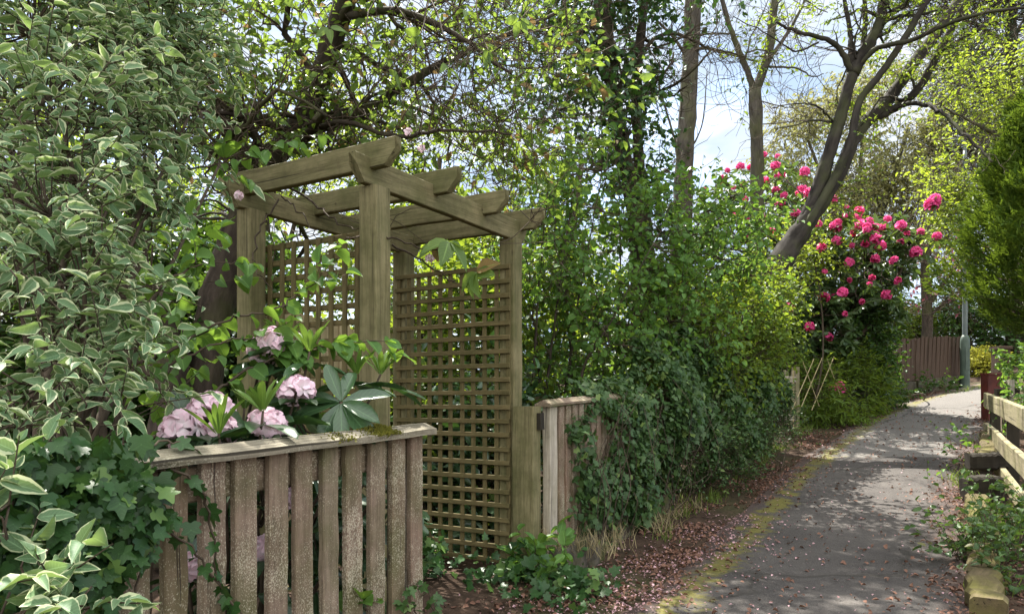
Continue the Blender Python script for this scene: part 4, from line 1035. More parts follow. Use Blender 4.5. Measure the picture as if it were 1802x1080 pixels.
shrub('privet_hedge', 'thick bright green privet hedge rising behind the ivy bank', 'hedge', GP(1290, 8.4),
      [(1290, 600, 8.3, 85, 110, .5), (1230, 640, 7.6, 90, 80, .4), (1340, 560, 8.9, 60, 90, .4), (1290, 690, 8.6, 50, 60, .3), (1200, 560, 7.9, 80, 60, .4)], 'shrub', .050, .5, 1.9, r0=.02, tpl=T_MID, tw_len=.3, seed=18, gap=-1.1)

# ivy-clad trunks
g = Geo(); L = []
L.append(limb(g, [(1130, 720, 8.0), (1122, 420, 8.0), (1095, 260, 8.0), (1075, 120, 8.0), (1062, 0, 8.0), (1050, -160, 8.0)], .11, .05, 9))
L.append(limb(g, [(1140, 720, 8.2), (1140, 450, 8.3), (1125, 300, 8.3), (1120, 150, 8.3), (1135, 0, 8.4), (1150, -140, 8.4)], .08, .04, 9))
L.append(limb(g, [(1075, 150, 8.0), (1020, 80, 7.6), (950, 50, 7.2), (860, 90, 6.8)], .035, .01, 7))
L.append(limb(g, [(1100, 130, 8.1), (1170, 60, 8.3), (1250, 85, 8.7), (1310, 100, 9)], .025, .007, 7))
L.append(limb(g, [(1110, 250, 8.1), (1030, 300, 7.6), (960, 320, 7.3)], .02, .006, 7))
tw = ramify(L, 12, 1.1, 2, .4, up=.1, minr=.0035)
tree('ivy_clad_tree', 'slender twin trunks wrapped in dark ivy right of the arbour', g, L,
     [(1085, 90, 8.0, 85, 110, .5, .9), (1110, 250, 8.0, 60, 120, .4, 1.0), (1000, 110, 7.7, 95, 85, .5, .7), (1130, 390, 8.0, 45, 90, .35, 1.0), (1060, -60, 8.0, 150, 90, .8, .8), (930, 60, 7.3, 90, 70, .4, .5), (1000, 230, 7.5, 100, 70, .4, .6), (1180, -90, 8.4, 150, 90, .9, .7), (1090, -220, 8.2, 200, 110, 1.0, .8)],
     'ivy', GP(1135, 8.1), .066, .85, 1.45, 'bark', twigs=tw, tpl=T_IVYLOW, tw_len=.4, per=7, hang=.5, gap=-.5, gapf=.9, seed=19)

# tall straight trunk
g = Geo(); L = []
L.append(limb(g, [(1188, 740, 13), (1194, 520, 13), (1202, 330, 13), (1212, 160, 13), (1220, 0, 13), (1224, -200, 13), (1222, -420, 13)], .19, .11, 10))
L.append(limb(g, [(1208, 100, 13), (1180, 60, 12.8), (1140, 20, 12.6), (1100, -40, 12.4)], .03, .01)); L.append(limb(g, [(1215, 90, 13), (1245, 85, 12.8), (1290, 98, 12.6), (1345, 112, 12.3)], .035, .01))
L.append(limb(g, [(1212, 65, 13), (1240, 60, 13), (1285, 60, 13), (1300, 62, 13)], .025, .008)); L.append(limb(g, [(1203, 330, 13), (1188, 250, 12.9), (1165, 170, 12.8), (1150, 90, 12.7)], .03, .008)); L.append(limb(g, [(1205, 280, 13), (1235, 220, 13), (1245, 120, 13.1)], .02, .006))
tw = ramify(L[1:], 5, 1.1, 2, .45, up=.5, wander=.25, minr=.004)
tree('tall_tree', 'tall straight rough-barked trunk with bare whippy twigs', g, L, [(1215, 40, 13, 26, 60, .3, .5), (1200, 340, 13, 30, 60, .3, .6), (1150, 60, 13, 40, 70, .4, .2)], 'ivy', GP(1188, 13), .09, .7, 1.2, 'barkgrey', twigs=tw, bigtw=.02, seed=20, gap=-.4, tw_len=.5)

# slim forked trunk
g = Geo(); L = []
L.append(limb(g, [(1328, 740, 11.5), (1328, 560, 11.5), (1330, 420, 11.5), (1332, 280, 11.5), (1328, 155, 11.5)], .115, .095, 10))
L.append(limb(g, [(1328, 160, 11.5), (1305, 100, 11.5), (1282, 40, 11.4), (1262, -40, 11.3), (1250, -140, 11.3)], .05, .025, 8)); L.append(limb(g, [(1330, 158, 11.5), (1352, 95, 11.5), (1360, 30, 11.5), (1368, -60, 11.5), (1372, -180, 11.5)], .08, .04, 8))
L.append(limb(g, [(1348, 110, 11.5), (1385, 60, 11.5), (1415, 0, 11.5), (1430, -90, 11.5)], .035, .015, 7)); L.append(limb(g, [(1350, 118, 11.5), (1400, 120, 11.3), (1430, 135, 11.2), (1450, 130, 11.1)], .018, .006, 6))
L.append(limb(g, [(1338, 178, 11.5), (1370, 186, 11.3), (1400, 190, 11.2), (1428, 180, 11.1)], .010, .004, 6)); L.append(limb(g, [(1336, 220, 11.5), (1390, 215, 11.4), (1440, 210, 11.2), (1470, 215, 11.1)], .009, .004, 6))
tw = ramify(L[1:], 5, .9, 2, .4, up=.4, wander=.3, minr=.004)
tree('forked_tree', 'slim grey trunk forking high in front of the bright sky', g, L, [(1350, 80, 11.5, 40, 60, .4, .45), (1320, 120, 11.5, 30, 40, .3, .3), (1390, 20, 11.5, 50, 40, .4, .25)], 'shrub', GP(1328, 11.5), .065, .45, .7, 'barkgrey', twigs=tw, bigtw=.018, seed=21, gap=-.3, tw_len=.4)

# leaning many-stemmed tree
g = Geo(); L = []
L.append(limb(g, [(1300, 740, 9.3), (1335, 560, 9.4), (1362, 480, 9.4), (1395, 425, 9.5), (1426, 378, 9.5), (1446, 325, 9.55), (1464, 262, 9.55)], .225, .05, 12, lump=.03))
L.append(limb(g, [(1372, 468, 9.45), (1408, 405, 9.5), (1438, 332, 9.5), (1462, 262, 9.5), (1482, 195, 9.5), (1500, 128, 9.5)], .095, .07, 10, lump=.03))
L.append(limb(g, [(1370, 480, 9.4), (1415, 405, 9.4), (1462, 325, 9.4), (1495, 255, 9.4), (1512, 180, 9.4), (1550, 130, 9.3), (1590, 70, 9.2), (1632, 0, 9.1), (1690, -100, 9.0)], .06, .035, 9, lump=.03))
L.append(limb(g, [(1385, 455, 9.55), (1432, 378, 9.65), (1478, 302, 9.8), (1510, 232, 9.9), (1560, 180, 10), (1605, 115, 10.1), (1650, 55, 10.2), (1695, -10, 10.3), (1760, -100, 10.4)], .10, .065, 10, lump=.03))
L.append(limb(g, [(1500, 130, 9.5), (1480, 90, 9.4), (1455, 70, 9.3), (1400, 55, 9.2), (1365, 40, 9.1)], .045, .014, 8)); L.append(limb(g, [(1500, 130, 9.5), (1530, 75, 9.5), (1548, 40, 9.5), (1560, -20, 9.5), (1590, -120, 9.5)], .085, .05, 9))
L.append(limb(g, [(1499, 132, 9.5), (1497, 95, 9.52), (1496, 60, 9.6), (1486, 0, 9.6), (1470, -100, 9.6)], .04, .02, 8)); L.append(limb(g, [(1502, 128, 9.5), (1517, 95, 9.5), (1522, 40, 9.6), (1518, -40, 9.7)], .045, .025, 8))
L.append(limb(g, [(1555, 30, 9.5), (1590, 10, 9.4), (1620, -30, 9.3)], .045, .02, 8)); L.append(limb(g, [(1530, 212, 9.95), (1582, 186, 9.95), (1620, 150, 9.8), (1650, 95, 9.7), (1678, 45, 9.6), (1705, -5, 9.5), (1740, -80, 9.5)], .06, .035, 9))
L.append(limb(g, [(1560, 198, 9.95), (1590, 185, 9.85), (1630, 184, 9.5), (1660, 200, 9.1), (1695, 235, 8.7), (1725, 262, 8.5), (1746, 286, 8.3)], .035, .012, 8, wob=.008)); L.append(limb(g, [(1508, 118, 9.5), (1545, 85, 9.3), (1600, 72, 9.0), (1670, 42, 8.7), (1740, 22, 8.4), (1830, 12, 8.2)], .035, .014, 8))
L.append(limb(g, [(1650, 95, 9.7), (1690, 70, 9.4), (1750, 40, 9.2), (1820, 28, 9.0)], .025, .010, 7)); L.append(limb(g, [(1468, 215, 9.5), (1440, 188, 9.3), (1405, 182, 9.1), (1360, 190, 9.0)], .014, .006, 6)); L.append(limb(g, [(1464, 215, 9.5), (1430, 212, 9.3), (1395, 222, 9.2), (1362, 227, 9.1)], .014, .006, 6))
L.append(limb(g, [(1440, 75, 9.3), (1400, 90, 9.2), (1350, 60, 9.1), (1290, 30, 9)], .014, .005, 6))
tw = ramify(L[4:], 5, .75, 2, .38, up=.15, wander=.32, minr=.0032)
tree('leaning_tree', 'grey many-stemmed tree leaning over the path above crimson blooms', g, L,
     [(1430, 20, 9.3, 80, 40, .5, .2), (1500, 10, 9.5, 90, 50, .5, .4), (1600, 60, 9.4, 80, 70, .5, .5), (1560, 160, 9.9, 40, 50, .3, .6), (1690, 40, 9.2, 80, 60, .5, .6), (1500, 250, 9.9, 45, 60, .3, .8), (1480, 330, 9.9, 45, 60, .3, .8), (1640, 140, 9.6, 60, 60, .4, .5), (1560, -130, 9.5, 170, 110, 1.0, .35), (1750, -80, 9.3, 180, 100, 1.0, .4)],
     'shrub', GP(1300, 9.3), .055, .42, .62, 'barklean', twigs=tw, bigtw=.013, tw=.0025, seed=22, gap=-.4, gapf=1.4, tw_len=.35)

# crimson rhododendron
bp = GP(1440, 12.0)
rh = thing('crimson_rhododendron', 'big rhododendron covered with crimson pink flower heads under the leaning tree', 'rhododendron', bp)
hp = [(1345, 272), (1368, 275), (1320, 295), (1272, 313), (1291, 331), (1303, 293), (1416, 303), (1366, 293), (1375, 308), (1347, 318), (1365, 335), (1270, 322), (1380, 345), (1373, 360), (1336, 378), (1312, 385), (1350, 385), (1290, 380), (1400, 375), (1405, 340), (1423, 340), (1465, 355), (1468, 350), (1490, 365), (1512, 372), (1508, 385), (1530, 390), (1515, 397), (1540, 412), (1505, 410), (1525, 405), (1562, 385), (1585, 398), (1545, 420), (1585, 425), (1645, 353), (1640, 360), (1649, 416), (1620, 408), (1573, 458), (1540, 456), (1495, 463), (1451, 478), (1396, 533), (1450, 524), (1487, 552), (1424, 575), (1580, 494), (1366, 512), (1313, 418), (1330, 410), (1360, 410), (1470, 400), (1475, 390), (1555, 400), (1440, 395), (1495, 493), (1487, 380), (1473, 684), (1500, 432), (1526, 428), (1388, 405), (1425, 380), (1280, 300), (1240, 335), (1596, 410), (1483, 515), (1530, 500), (1560, 520)]
hp += [(X + rng.normal(0, 16), Y + rng.normal(0, 13)) for X, Y in [(1470, 365), (1500, 380), (1520, 400), (1545, 405), (1490, 395), (1335, 330), (1360, 310), (1350, 370), (1310, 350), (1385, 390), (1560, 430), (1530, 440), (1510, 420), (1475, 420), (1590, 440), (1570, 400), (1440, 450), (1465, 500), (1505, 520), (1545, 490), (1410, 540), (1375, 500), (1345, 300), (1400, 320), (1460, 590)]]
tm = []; sg = Geo(); Ls = []; lf = []
core = [P(1400, 560, 12.2), P(1480, 500, 12.2), P(1330, 440, 13.3), P(1530, 470, 12.0), P(1440, 430, 12.3), P(1600, 430, 11.8)]
for c in core:
    p = smooth_path(limb_pts(bp + rng.normal(0, .2, 3) * [1, 1, 0], c, .08, 5, .06), 6); tube(sg, p, .045, .02, 7, .06); Ls.append((p, .045, .02))
for i, (X, Y) in enumerate(hp):
    d = 11.0 + rng.normal(0, .25) if Y < 600 else 11.2
    if X < 1430 and Y < 430: d = 12.6 + rng.normal(0, .25)
    if X > 1600: d = 11.4
    c = P(X, Y, d); k = i % 4
    if len(tm) < 4:
        V, F, at = truss(.085, 17, .052, .85, 50 + i); o = part('flower_head', (V + c, F, at), M['hotpink'], rh, True, base=c); tm.append(o)
    else: o = copy_part(tm[k], rh, tuple(c - bp))
    s = rng.uniform(.45, 1.05) * (1.25 if X > 1610 or Y > 650 else 1.0); o.scale = (s * rng.uniform(.85, 1.15), s, s * rng.uniform(.75, 1.1)); o.rotation_euler = (rng.normal(0, .5), rng.normal(0, .5), rng.uniform(0, 6))
    lf.append(whorl(c - UP * .06, UP + rng.normal(0, .3, 3), 8, .16, .32, T_LONG, 1.0, .3))
    q = core[int(np.argmin([np.linalg.norm(c - k) for k in core]))]; Ls.append((smooth_path(limb_pts(q, c - UP * .03, .1, 4, .08), 4), .014, .006))
geo, O, E = spray([(1410, 480, 12.6, 110, 100, .6, .7), (1500, 450, 12.1, 110, 80, .6, .7), (1300, 420, 13.4, 90, 70, .5, .5), (1420, 590, 11.8, 80, 80, .5, 1.1), (1490, 570, 11.8, 70, 70, .5, 1.0), (1500, 660, 11.9, 55, 70, .4, 1.2), (1350, 340, 13.4, 90, 60, .5, .45), (1570, 440, 11.9, 50, 60, .4, .6), (1545, 520, 12.0, 50, 50, .4, .9)], .135, .33, 1.8, tw_len=.16, per=7, tpl=T_LONG, hang=.35, gap=-.6, gapf=.8, seed=23)
lf.append(geo)
stk = lines_geo(sg, Ls[len(core):], .02) + connect(Ls, O, .7, .007, .005)
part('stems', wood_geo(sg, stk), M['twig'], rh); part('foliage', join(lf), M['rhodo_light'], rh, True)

shrub('grassy_shrub', 'fine-leaved pale green shrub around the bamboo lattice', 'shrub', GP(1440, 11.0),
      [(1435, 685, 10.8, 40, 50, .2, .6), (1490, 690, 11.6, 60, 70, .3), (1460, 738, 10.9, 70, 24, .25), (1530, 700, 12.0, 30, 40, .3), (1400, 690, 11.4, 25, 55, .2)], 'shrub', .10, .18, 3.2, r0=.01, tpl=T_MID, tw_len=.3, seed=24, gap=-1.2)
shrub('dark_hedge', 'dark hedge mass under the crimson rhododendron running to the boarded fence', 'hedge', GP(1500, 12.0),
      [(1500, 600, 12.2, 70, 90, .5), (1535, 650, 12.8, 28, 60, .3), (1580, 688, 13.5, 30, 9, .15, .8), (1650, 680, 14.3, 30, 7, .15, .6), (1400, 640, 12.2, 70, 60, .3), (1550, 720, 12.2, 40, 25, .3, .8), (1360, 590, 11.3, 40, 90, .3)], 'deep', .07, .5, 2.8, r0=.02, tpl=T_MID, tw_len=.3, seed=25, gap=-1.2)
shrub('privet_hedge', 'yellow-green bush glowing in sun behind the leaning trunk', 'shrub', GP(1400, 11.0),
      [(1425, 430, 11.2, 40, 45, .3, .9), (1385, 480, 10.9, 35, 50, .3), (1345, 470, 10.6, 40, 40, .3, .8)], 'lime', .055, .45, 1.2, r0=.02, tpl=T_MID, tw_len=.4, seed=26, gap=-.7)

# ------------------------------------------------------------------ distant trees
g = Geo(); L = []
b0 = GP(1500, 24)
for (x0, x1, x2, y2) in [(1490, 1480, 1420, 240), (1500, 1510, 1520, 150), (1510, 1540, 1600, 220), (1500, 1460, 1390, 330), (1530, 1560, 1640, 330)]:
    L.append(limb(g, [(x0, 690, 24), (x0, 560, 24), (x1, 420, 24), (x2, y2, 24)], .16, .04, 8, wob=.02))
tw = ramify(L, 9, 2.4, 2, .35, up=.35, wander=.25, minr=.008)
tree('birch_tree', 'pale olive birch with fine catkin-like leaves against the sky beyond the bend', g, L, [(1520, 260, 24, 130, 120, 2.0), (1430, 280, 24, 70, 100, 1.5, .7), (1610, 300, 24, 80, 110, 1.5), (1490, 380, 24, 110, 70, 1.5, .7), (1390, 250, 24, 50, 70, 1, .5), (1550, 180, 24, 90, 60, 1.5, .8), (1580, 400, 23, 90, 70, 1.5, .7)],
     'olive', b0, .13, .45, 1.5, 'barkgrey', twigs=tw, bigtw=.03, tw=.006, frac=.25, tpl=T_LOW, tw_len=1.0, per=9, hang=.8, droop=-.4, gap=-.45, gapf=.35, seed=27, maxd=3)
g = Geo(); L = []
L.append(limb(g, [(1632, 680, 18.5), (1632, 560, 18.5), (1628, 470, 18.5), (1634, 390, 18.5), (1640, 300, 18.5)], .15, .05, 9)); L.append(limb(g, [(1632, 540, 18.5), (1660, 500, 18.3), (1690, 460, 18.1), (1710, 430, 18)], .05, .015)); L.append(limb(g, [(1630, 560, 18.5), (1665, 530, 18.3), (1695, 510, 18.2)], .04, .012)); L.append(limb(g, [(1630, 500, 18.5), (1600, 450, 18.5), (1580, 420, 18.5)], .04, .012))
tw = ramify(L, 9, 1.6, 2, .4, up=.2, minr=.006)
tree('plum_tree', 'copper-leaved plum with twisting dark branches behind the boarded fence', g, L, [(1630, 470, 18.5, 55, 50, .9, .8), (1690, 480, 18.3, 35, 50, .7, .8), (1590, 500, 18.5, 30, 40, .6, .4)], 'copper', GP(1632, 18.5), .10, .5, .55, 'bark', twigs=tw, bigtw=.02, tw=.005, tpl=T_LOW, tw_len=.5, seed=28, gap=-.4, gapf=.5)
g = Geo(); L = []
L.append(limb(g, [(1900, 690, 13), (1880, 400, 13), (1850, 200, 13), (1820, 60, 13), (1800, -100, 13)], .16, .06)); L.append(limb(g, [(1870, 330, 13), (1790, 260, 12.6), (1720, 220, 12.3), (1660, 190, 12)], .05, .015)); L.append(limb(g, [(1860, 250, 13), (1780, 170, 12.7), (1700, 130, 12.5)], .05, .015)); L.append(limb(g, [(1880, 420, 13), (1800, 360, 12.6), (1710, 330, 12.2), (1660, 350, 12)], .05, .012))
tw = ramify(L[1:], 8, 1.1, 2, .4, up=.2, minr=.004)
tree('lime_tree', 'fresh yellow-green tree reaching in above the conifer', g, L, [(1740, 140, 12.6, 80, 60, .7), (1770, 260, 12.4, 70, 70, .7), (1690, 220, 12.2, 60, 70, .6, .8), (1720, 330, 12.2, 70, 40, .5, .8), (1680, 400, 12.2, 40, 60, .5, .9), (1810, 180, 12.7, 60, 110, .8), (1650, 330, 12.2, 40, 60, .5, .5), (1700, 300, 12.4, 45, 60, .5, 1.3), (1700, 390, 12.3, 40, 50, .4, 1.3)],
     'lime', GP(1900, 13), .07, .42, .72, 'barkgrey', twigs=tw, bigtw=.016, tw=.004, tpl=T_MID, tw_len=.5, seed=29, gap=-.4, gapf=.7)
g = Geo(); L = []
L.append(limb(g, [(1790, 690, 24), (1785, 350, 24), (1780, 100, 24), (1775, -150, 24)], .3, .12))
for (y0, x1, y1) in [(260, 1650, 240), (180, 1640, 120), (90, 1660, 30), (200, 1880, 150), (20, 1680, -60), (60, 1900, 20)]:
    L.append(limb(g, [(1783, y0, 24), ((1783 + x1) / 2, (y0 + y1) / 2 - 15, 24), (x1, y1, 24)], .08, .03))
tw = ramify(L[1:], 8, 1.8, 2, .4, up=.2, minr=.012)
tree('pine_tree', 'tall dusky pine filling the upper right corner behind the lighter trees', g, L, [(1760, 60, 24, 110, 90, 2.0), (1700, 130, 24, 70, 60, 1.5), (1800, 180, 24, 90, 110, 2), (1680, 250, 23.5, 60, 60, 1.5, .9), (1720, -40, 24, 150, 80, 2), (1740, 330, 23.5, 90, 70, 1.5)], 'pine', GP(1790, 24), .22, .09, 1.0, 'bark', twigs=tw, bigtw=.04, tw=.012, tpl=T_LOW, tw_len=.7, per=12, hang=-.1, seed=30, gap=-.6, gapf=.35)
for i, (X, d, blobs, mt, lab, sz) in enumerate([
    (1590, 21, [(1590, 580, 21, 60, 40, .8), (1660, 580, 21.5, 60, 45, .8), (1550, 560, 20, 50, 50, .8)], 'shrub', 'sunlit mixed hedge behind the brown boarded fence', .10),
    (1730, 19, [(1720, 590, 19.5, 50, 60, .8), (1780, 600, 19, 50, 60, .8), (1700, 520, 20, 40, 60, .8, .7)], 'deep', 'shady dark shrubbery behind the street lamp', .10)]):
    shrub('background_shrubbery', lab, 'hedge', GP(X, d), blobs, mt, sz, .5, 2.6, r0=.03, tpl=T_LOW, tw_len=.4, seed=40 + i, gap=-1.1, tw=.005)
shrub('golden_shrub', 'clipped golden-yellow shrub beside the lamp post', 'shrub', GP(1730, 17.0), [(1733, 638, 17, 32, 24, .45), (1722, 648, 16.9, 20, 16, .3)], 'yellow', .06, .55, 3.2, r0=.02, tpl=T_LOW, tw_len=.2, seed=43, gap=-1.6, tw=.004)

# garden trees behind everything on the left
specs = [(120, 12.5, [(60, 330, 12.5, 260, 210, 1.6), (220, 520, 12.5, 220, 200, 1.4), (60, 640, 12, 200, 160, 1.2)], 'lime', 'sun-yellowed garden tree far behind the variegated shrub', .10, .8),
         (470, 13.5, [(470, 400, 13.5, 230, 170, 1.6), (560, 250, 13.5, 200, 130, 1.6, .6), (420, 600, 13, 200, 140, 1.2)], 'lime', 'light green garden tree behind the tan boards', .10, .8),
         (760, 12.5, [(740, 480, 12.5, 200, 140, 1.4), (820, 340, 12.8, 180, 110, 1.4, .7), (760, 640, 12, 190, 120, 1.2)], 'shrub', 'rounded green garden tree seen above the far lattice', .10, 1.0),
         (1010, 12.0, [(1000, 560, 12, 170, 140, 1.2), (1120, 600, 11.5, 170, 120, 1.0), (960, 420, 12.4, 120, 110, 1.2, .6)], 'lime', 'yellow-green tree low behind the hazel thicket', .10, .9)]
for i, (X, d, blobs, mt, lab, sz, cov) in enumerate(specs):
    g = Geo(); L = [limb(g, [(X, 690, d), (X + 10, 560, d), (X - 5, 430, d), (X + 15, 280, d)], .14, .04, 8)]
    for b in blobs: L.append(limb(g, [(X + 5, 560, d), ((X + b[0]) / 2, (560 + b[1]) / 2, d), (b[0], b[1], b[2])], .06, .02))
    tw = ramify(L, 6, 1.2, 1, .4, minr=.008)
    tree('garden_tree', lab, g, L, blobs, mt, GP(X, d), sz, .55, cov, 'bark', twigs=tw, bigtw=.03, tw=.005, frac=.2, tpl=T_LOW, tw_len=.5, seed=50 + i, gap=-.6, gapf=.45)
for i, (X, d, blobs, lab) in enumerate([(250, 9.5, [(80, 720, 9.5, 260, 110, .8), (330, 720, 9.5, 220, 110, .8)], 'low dark hedge closing the garden on the left'),
                                        (700, 10.5, [(560, 730, 10.5, 220, 90, .8), (800, 740, 10.5, 200, 100, .8)], 'low dark hedge closing the garden behind the arbour'),
                                        (1060, 9.8, [(990, 720, 9.6, 160, 100, .6), (1160, 720, 9.8, 160, 100, .6)], 'low dark hedge behind the ivy bank')]):
    shrub('garden_hedge', lab, 'hedge', GP(X, d), blobs, 'deep', .085, .5, 2.2, r0=.03, tpl=T_LOW, tw_len=.4, seed=60 + i, gap=-1.5, tw=.004)

# conifer on the right
bx = GP(1800, 9.2); bx[0] += .34; g = Geo()
tube(g, smooth_path([bx - UP * .1, bx + UP * 2.2, bx + UP * 4.4], 6), .14, .03, 9)
n = 9500
hh = rng.random(n) ** .8; a = rng.uniform(0, 2 * np.pi, n); top = 4.4
zz = 1.25 + hh * (top - 1.25); Rz = 1.0 * np.clip((1 - ((zz - 1.25) / (top - 1.25)) ** 1.7), .02, 1) ** .75 * np.clip((zz - .9) / .9, .35, 1)
lob = 1 + .20 * np.sin(a * 5 + zz * 2.2) + .16 * np.sin(a * 9 - zz * 4.1) + .08 * np.sin(zz * 9 + a * 3)
rr = Rz * lob * (1 - .4 * rng.random(n) ** 2.0)
pos = bx + np.stack([rr * np.cos(a), rr * np.sin(a), zz], 1); outv = np.stack([np.cos(a), np.sin(a), np.zeros(n)], 1)
# each frond: a flat spray of scale-leaf slivers
per = 9; k = np.arange(per); fd = nrm(outv * .75 + UP * .75 + rng.normal(0, .25, (n, 3))); fs = nrm(np.cross(fd, outv + rng.normal(0, .4, (n, 3))))
pp = pos[:, None] + fd[:, None] * (.018 * k)[None, :, None]; alt = np.where(k % 2 == 0, 1, -1)[None, :, None]
dd = fd[:, None] * .8 + fs[:, None] * alt * .55 + rng.normal(0, .1, (n, per, 3)); nn_ = np.cross(fd, fs)[:, None] + rng.normal(0, .2, (n, per, 3))
geo = leaves(T_LOW, pp.reshape(-1, 3), dd.reshape(-1, 3), nn_.reshape(-1, 3), .085 * rng.uniform(.6, 1.2, n * per), .26, droop=.15, fold=.3)
stk = [sticks(np.tile(bx, (300, 1)) + UP * zz[:300, None] * .85, pos[:300], .012, .004)]
plant('conifer', 'dense dark green conifer with flat sprays standing right of the path', 'tree', bx, [('trunk', g.get(), M['bark'], True), ('branches', wood_geo(Geo(), stk), M['twig'], False), ('foliage', geo, M['conifer'], True)])

# ------------------------------------------------------------------ low plants
shrub('bramble', 'tangled bramble spilling over the near sleepers in the right corner', 'bramble', gzp(.52, 5.6, 0),
      [(1795, 950, 4.7, 35, 45, .2), (1765, 1010, 4.3, 65, 60, .25, 1.2), (1725, 1045, 4.35, 50, 45, .2, 1.3), (1690, 985, 4.7, 32, 50, .15, 1.3), (1745, 925, 5.1, 32, 36, .12, 1.0), (1735, 985, 4.6, 45, 45, .2, 1.3), (1812, 890, 5.0, 22, 40, .12, .8), (1760, 975, 4.9, 30, 25, .12, .5), (1800, 1070, 4.0, 80, 50, .2)], 'bramble', .044, .62, 1.7, r0=.005, tpl=T_MID, tw_len=.3, per=8, up=.5, hang=.3, seed=70, gap=-.7, gapf=2)
shrub('bramble', 'wiry bramble shoots arching over the path by the rail fence', 'bramble', gzp(.42, 7.3, .1),
      [(1730, 800, 7.2, 40, 30, .2, .5), (1700, 775, 7.4, 30, 25, .15, .35), (1680, 810, 7.2, 30, 30, .15, .2), (1640, 800, 7.0, 30, 30, .1, .12)], 'hazel', .055, .6, 1.0, r0=.003, tpl=T_MID, tw_len=.25, per=5, up=.4, seed=71, gap=-.8)
shrub('bank_plants', 'leafy green plants on the bank behind the rail fence', 'plant', GP(1800, 8.2),
      [(1800, 690, 9.5, 30, 22, .2), (1812, 650, 10.5, 40, 35, .3), (1800, 730, 8.6, 25, 18, .15, .7)], 'hazel', .075, .55, 1.8, r0=.008, tpl=T_MID, tw_len=.3, seed=72, gap=-.8)
shrub('box_scrub', 'wispy grey-green scrub with tiny leaves along the low far end of the ivy curtain', 'shrub', ground_at(-1.65, 8.2),
      [(1190, 800, 6.3, 60, 40, .12, .5), (1250, 790, 6.9, 60, 45, .12, .8), (1310, 765, 7.7, 60, 45, .15), (1360, 745, 8.6, 40, 35, .15), (1290, 830, 6.9, 50, 20, .1, .7), (1390, 750, 9.3, 22, 25, .12, .7)], 'ivypale', .030, .5, 1.3, r0=.006, tpl=T_MID, tw_len=.22, per=9, up=.4, hang=.2, seed=75, gap=-.6, gapf=2)
b = GP(958, 4.25)
shrub('bramble_seedling', 'bright green toothed seedling at the foot of the broad gate post', 'plant', b,
      [(945, 990, 4.25, 40, 25, .12), (960, 1020, 4.2, 35, 25, .1), (990, 975, 4.3, 25, 18, .1, .7), (925, 1000, 4.3, 25, 20, .1)], 'hazel', .075, .62, 1.5, r0=.004, tpl=T_ROUND, tw_len=.14, per=5, up=.5, hang=.25, seed=73, gap=-2)
shrub('hazel_sprig', 'three-leaved green sprig poking between the near pickets', 'plant', np.array([-1.56, 1.75, .0]), [(642, 1055, 2.28, 13, 11, .02, 1.0)], 'hazel', .055, .8, 1.6, r0=.003, tpl=T_ROUND, tw_len=.05, per=4, seed=74, gap=-3)

# grass tufts
def tufts(cent, n, h, w, spread):
    m = len(cent); c = np.repeat(cent, n, 0); c = c + np.stack([rng.normal(0, spread, m * n), rng.normal(0, spread, m * n), np.zeros(m * n)], 1)
    D = rng.normal(0, .45, (m * n, 3)) + UP * 1.1; return leaves(strip_template([0, .4, .75, 1], [.8, 1, .6, 0]), c, D, rng.normal(0, 1, (m * n, 3)), h * rng.uniform(.5, 1.3, m * n), w, droop=.5, fold=.2)
c = []
for i in range(70):
    y = rng.uniform(4.6, 16); off = -1.12 - rng.random() * .2 if rng.random() < .6 else .86 + rng.random() * .15
    k = int(np.argmin(np.abs(CL[:, 1] - y))); p = CL[k] + nn[k] * off; c.append([p[0], p[1], float(gz(p[0], p[1]))])
c += [list(GP(x, d)) for x, d in [(1690, 6.9), (1680, 7.0), (1700, 7.1), (1695, 6.7), (1700, 14.2), (1720, 14.5), (1740, 15), (1685, 15.2), (1675, 15.4), (1660, 15.6)]]
o = part('grass', tufts(np.array(c), 26, .11, .06, .05), M['grass'], smooth=True); tag(o, 'small green grass tufts along both path edges', 'grass', kind='stuff')
c = [[rng.uniform(-2.05, -1.75), rng.uniform(4.05, 7), .16] for i in range(22)] + [[rng.uniform(-2.12, -1.98), 4.1 + rng.normal(0, .06), .2] for i in range(6)]
o = part('dry_grass', tufts(np.array(c), 22, .12, .035, .05), M['dry'], smooth=True); tag(o, 'dead dry grass hanging over the stone kerb', 'grass', kind='stuff')

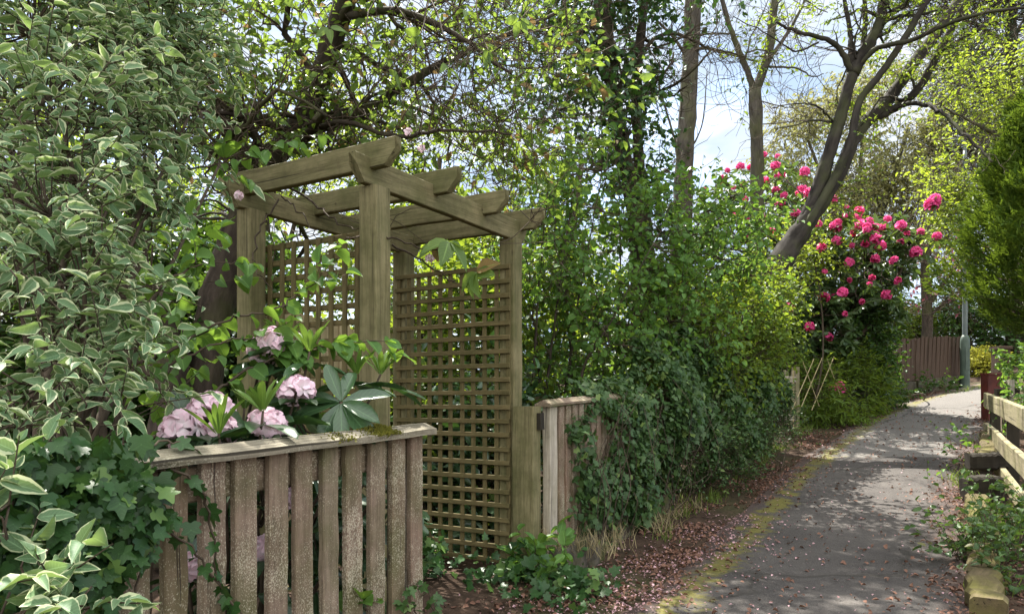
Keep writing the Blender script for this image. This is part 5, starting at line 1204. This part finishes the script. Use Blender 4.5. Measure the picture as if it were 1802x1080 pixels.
# fallen leaves and petals
def scatter(n, fn):
    p = fn(n); p[:, 2] = ground_on(p[:, 0], p[:, 1]) + rng.uniform(.003, .014, len(p)); return p
def ground_on(x, y):
    off = np.abs(path_offset(x, y)); pz = gz(x, y) + .014
    return np.where(off < .82, pz, np.maximum(ground_z(x, y), gz(x, y) - .02) + .002)
def edge_pts(n):
    y = 2.4 + 14 * rng.random(n) ** 1.5; s = np.where(rng.random(n) < .62, -1, 1)
    off = s * (.88 + rng.normal(0, .20, n)) - (s < 0) * np.abs(rng.normal(0, .16, n)); k = np.searchsorted(CL[:, 1], y).clip(0, len(CL) - 1)
    p = CL[k] + nn[k] * off[:, None]; p[:, 1] = p[:, 1] + (y - CL[k, 1]); return p[(clump_noise(p * [1, 1, 0], 1.1, 77) + rng.normal(0, .35, n)) > -.25]
def all_pts(n):
    y = 2.6 + 11 * rng.random(n) ** 1.4; k = np.searchsorted(CL[:, 1], y).clip(0, len(CL) - 1); return CL[k] + nn[k] * rng.uniform(-.8, .8, n)[:, None] + np.array([0, 1, 0]) * (y - CL[k, 1])[:, None]
p = np.concatenate([scatter(15000, edge_pts), scatter(1100, all_pts)]); n = len(p)
o = part('fallen_leaves', leaves(T_MID, p, rng.normal(0, 1, (n, 3)) * [1, 1, .15], UP + rng.normal(0, .35, (n, 3)), (.029 * rng.uniform(.5, 1.4, n)), .55, droop=.3, fold=.4, curl=.5), M['litter'], smooth=True); tag(o, 'brown fallen leaves drifted along both sides of the path', 'leaf litter', kind='stuff')
def pet_pts(n):
    x = -1.45 + rng.normal(0, .28, n); y = 3.2 + 3.0 * rng.random(n) ** 1.3; q = np.stack([x, y, x * 0], 1); return q[(clump_noise(q, 1.3, 78) + rng.normal(0, .4, n)) > -.1]
p = np.concatenate([scatter(2400, pet_pts), scatter(700, all_pts), scatter(1900, edge_pts)]); n = len(p)
o = part('fallen_petals', leaves(T_LOW, p, rng.normal(0, 1, (n, 3)) * [1, 1, .1], UP + rng.normal(0, .3, (n, 3)), .017 * rng.uniform(.5, 1.5, n), .8, droop=.2, fold=.4), M['petal_litter'], smooth=True); tag(o, 'pinkish fallen petals strewn over the path and its left edge', 'petals', kind='stuff')
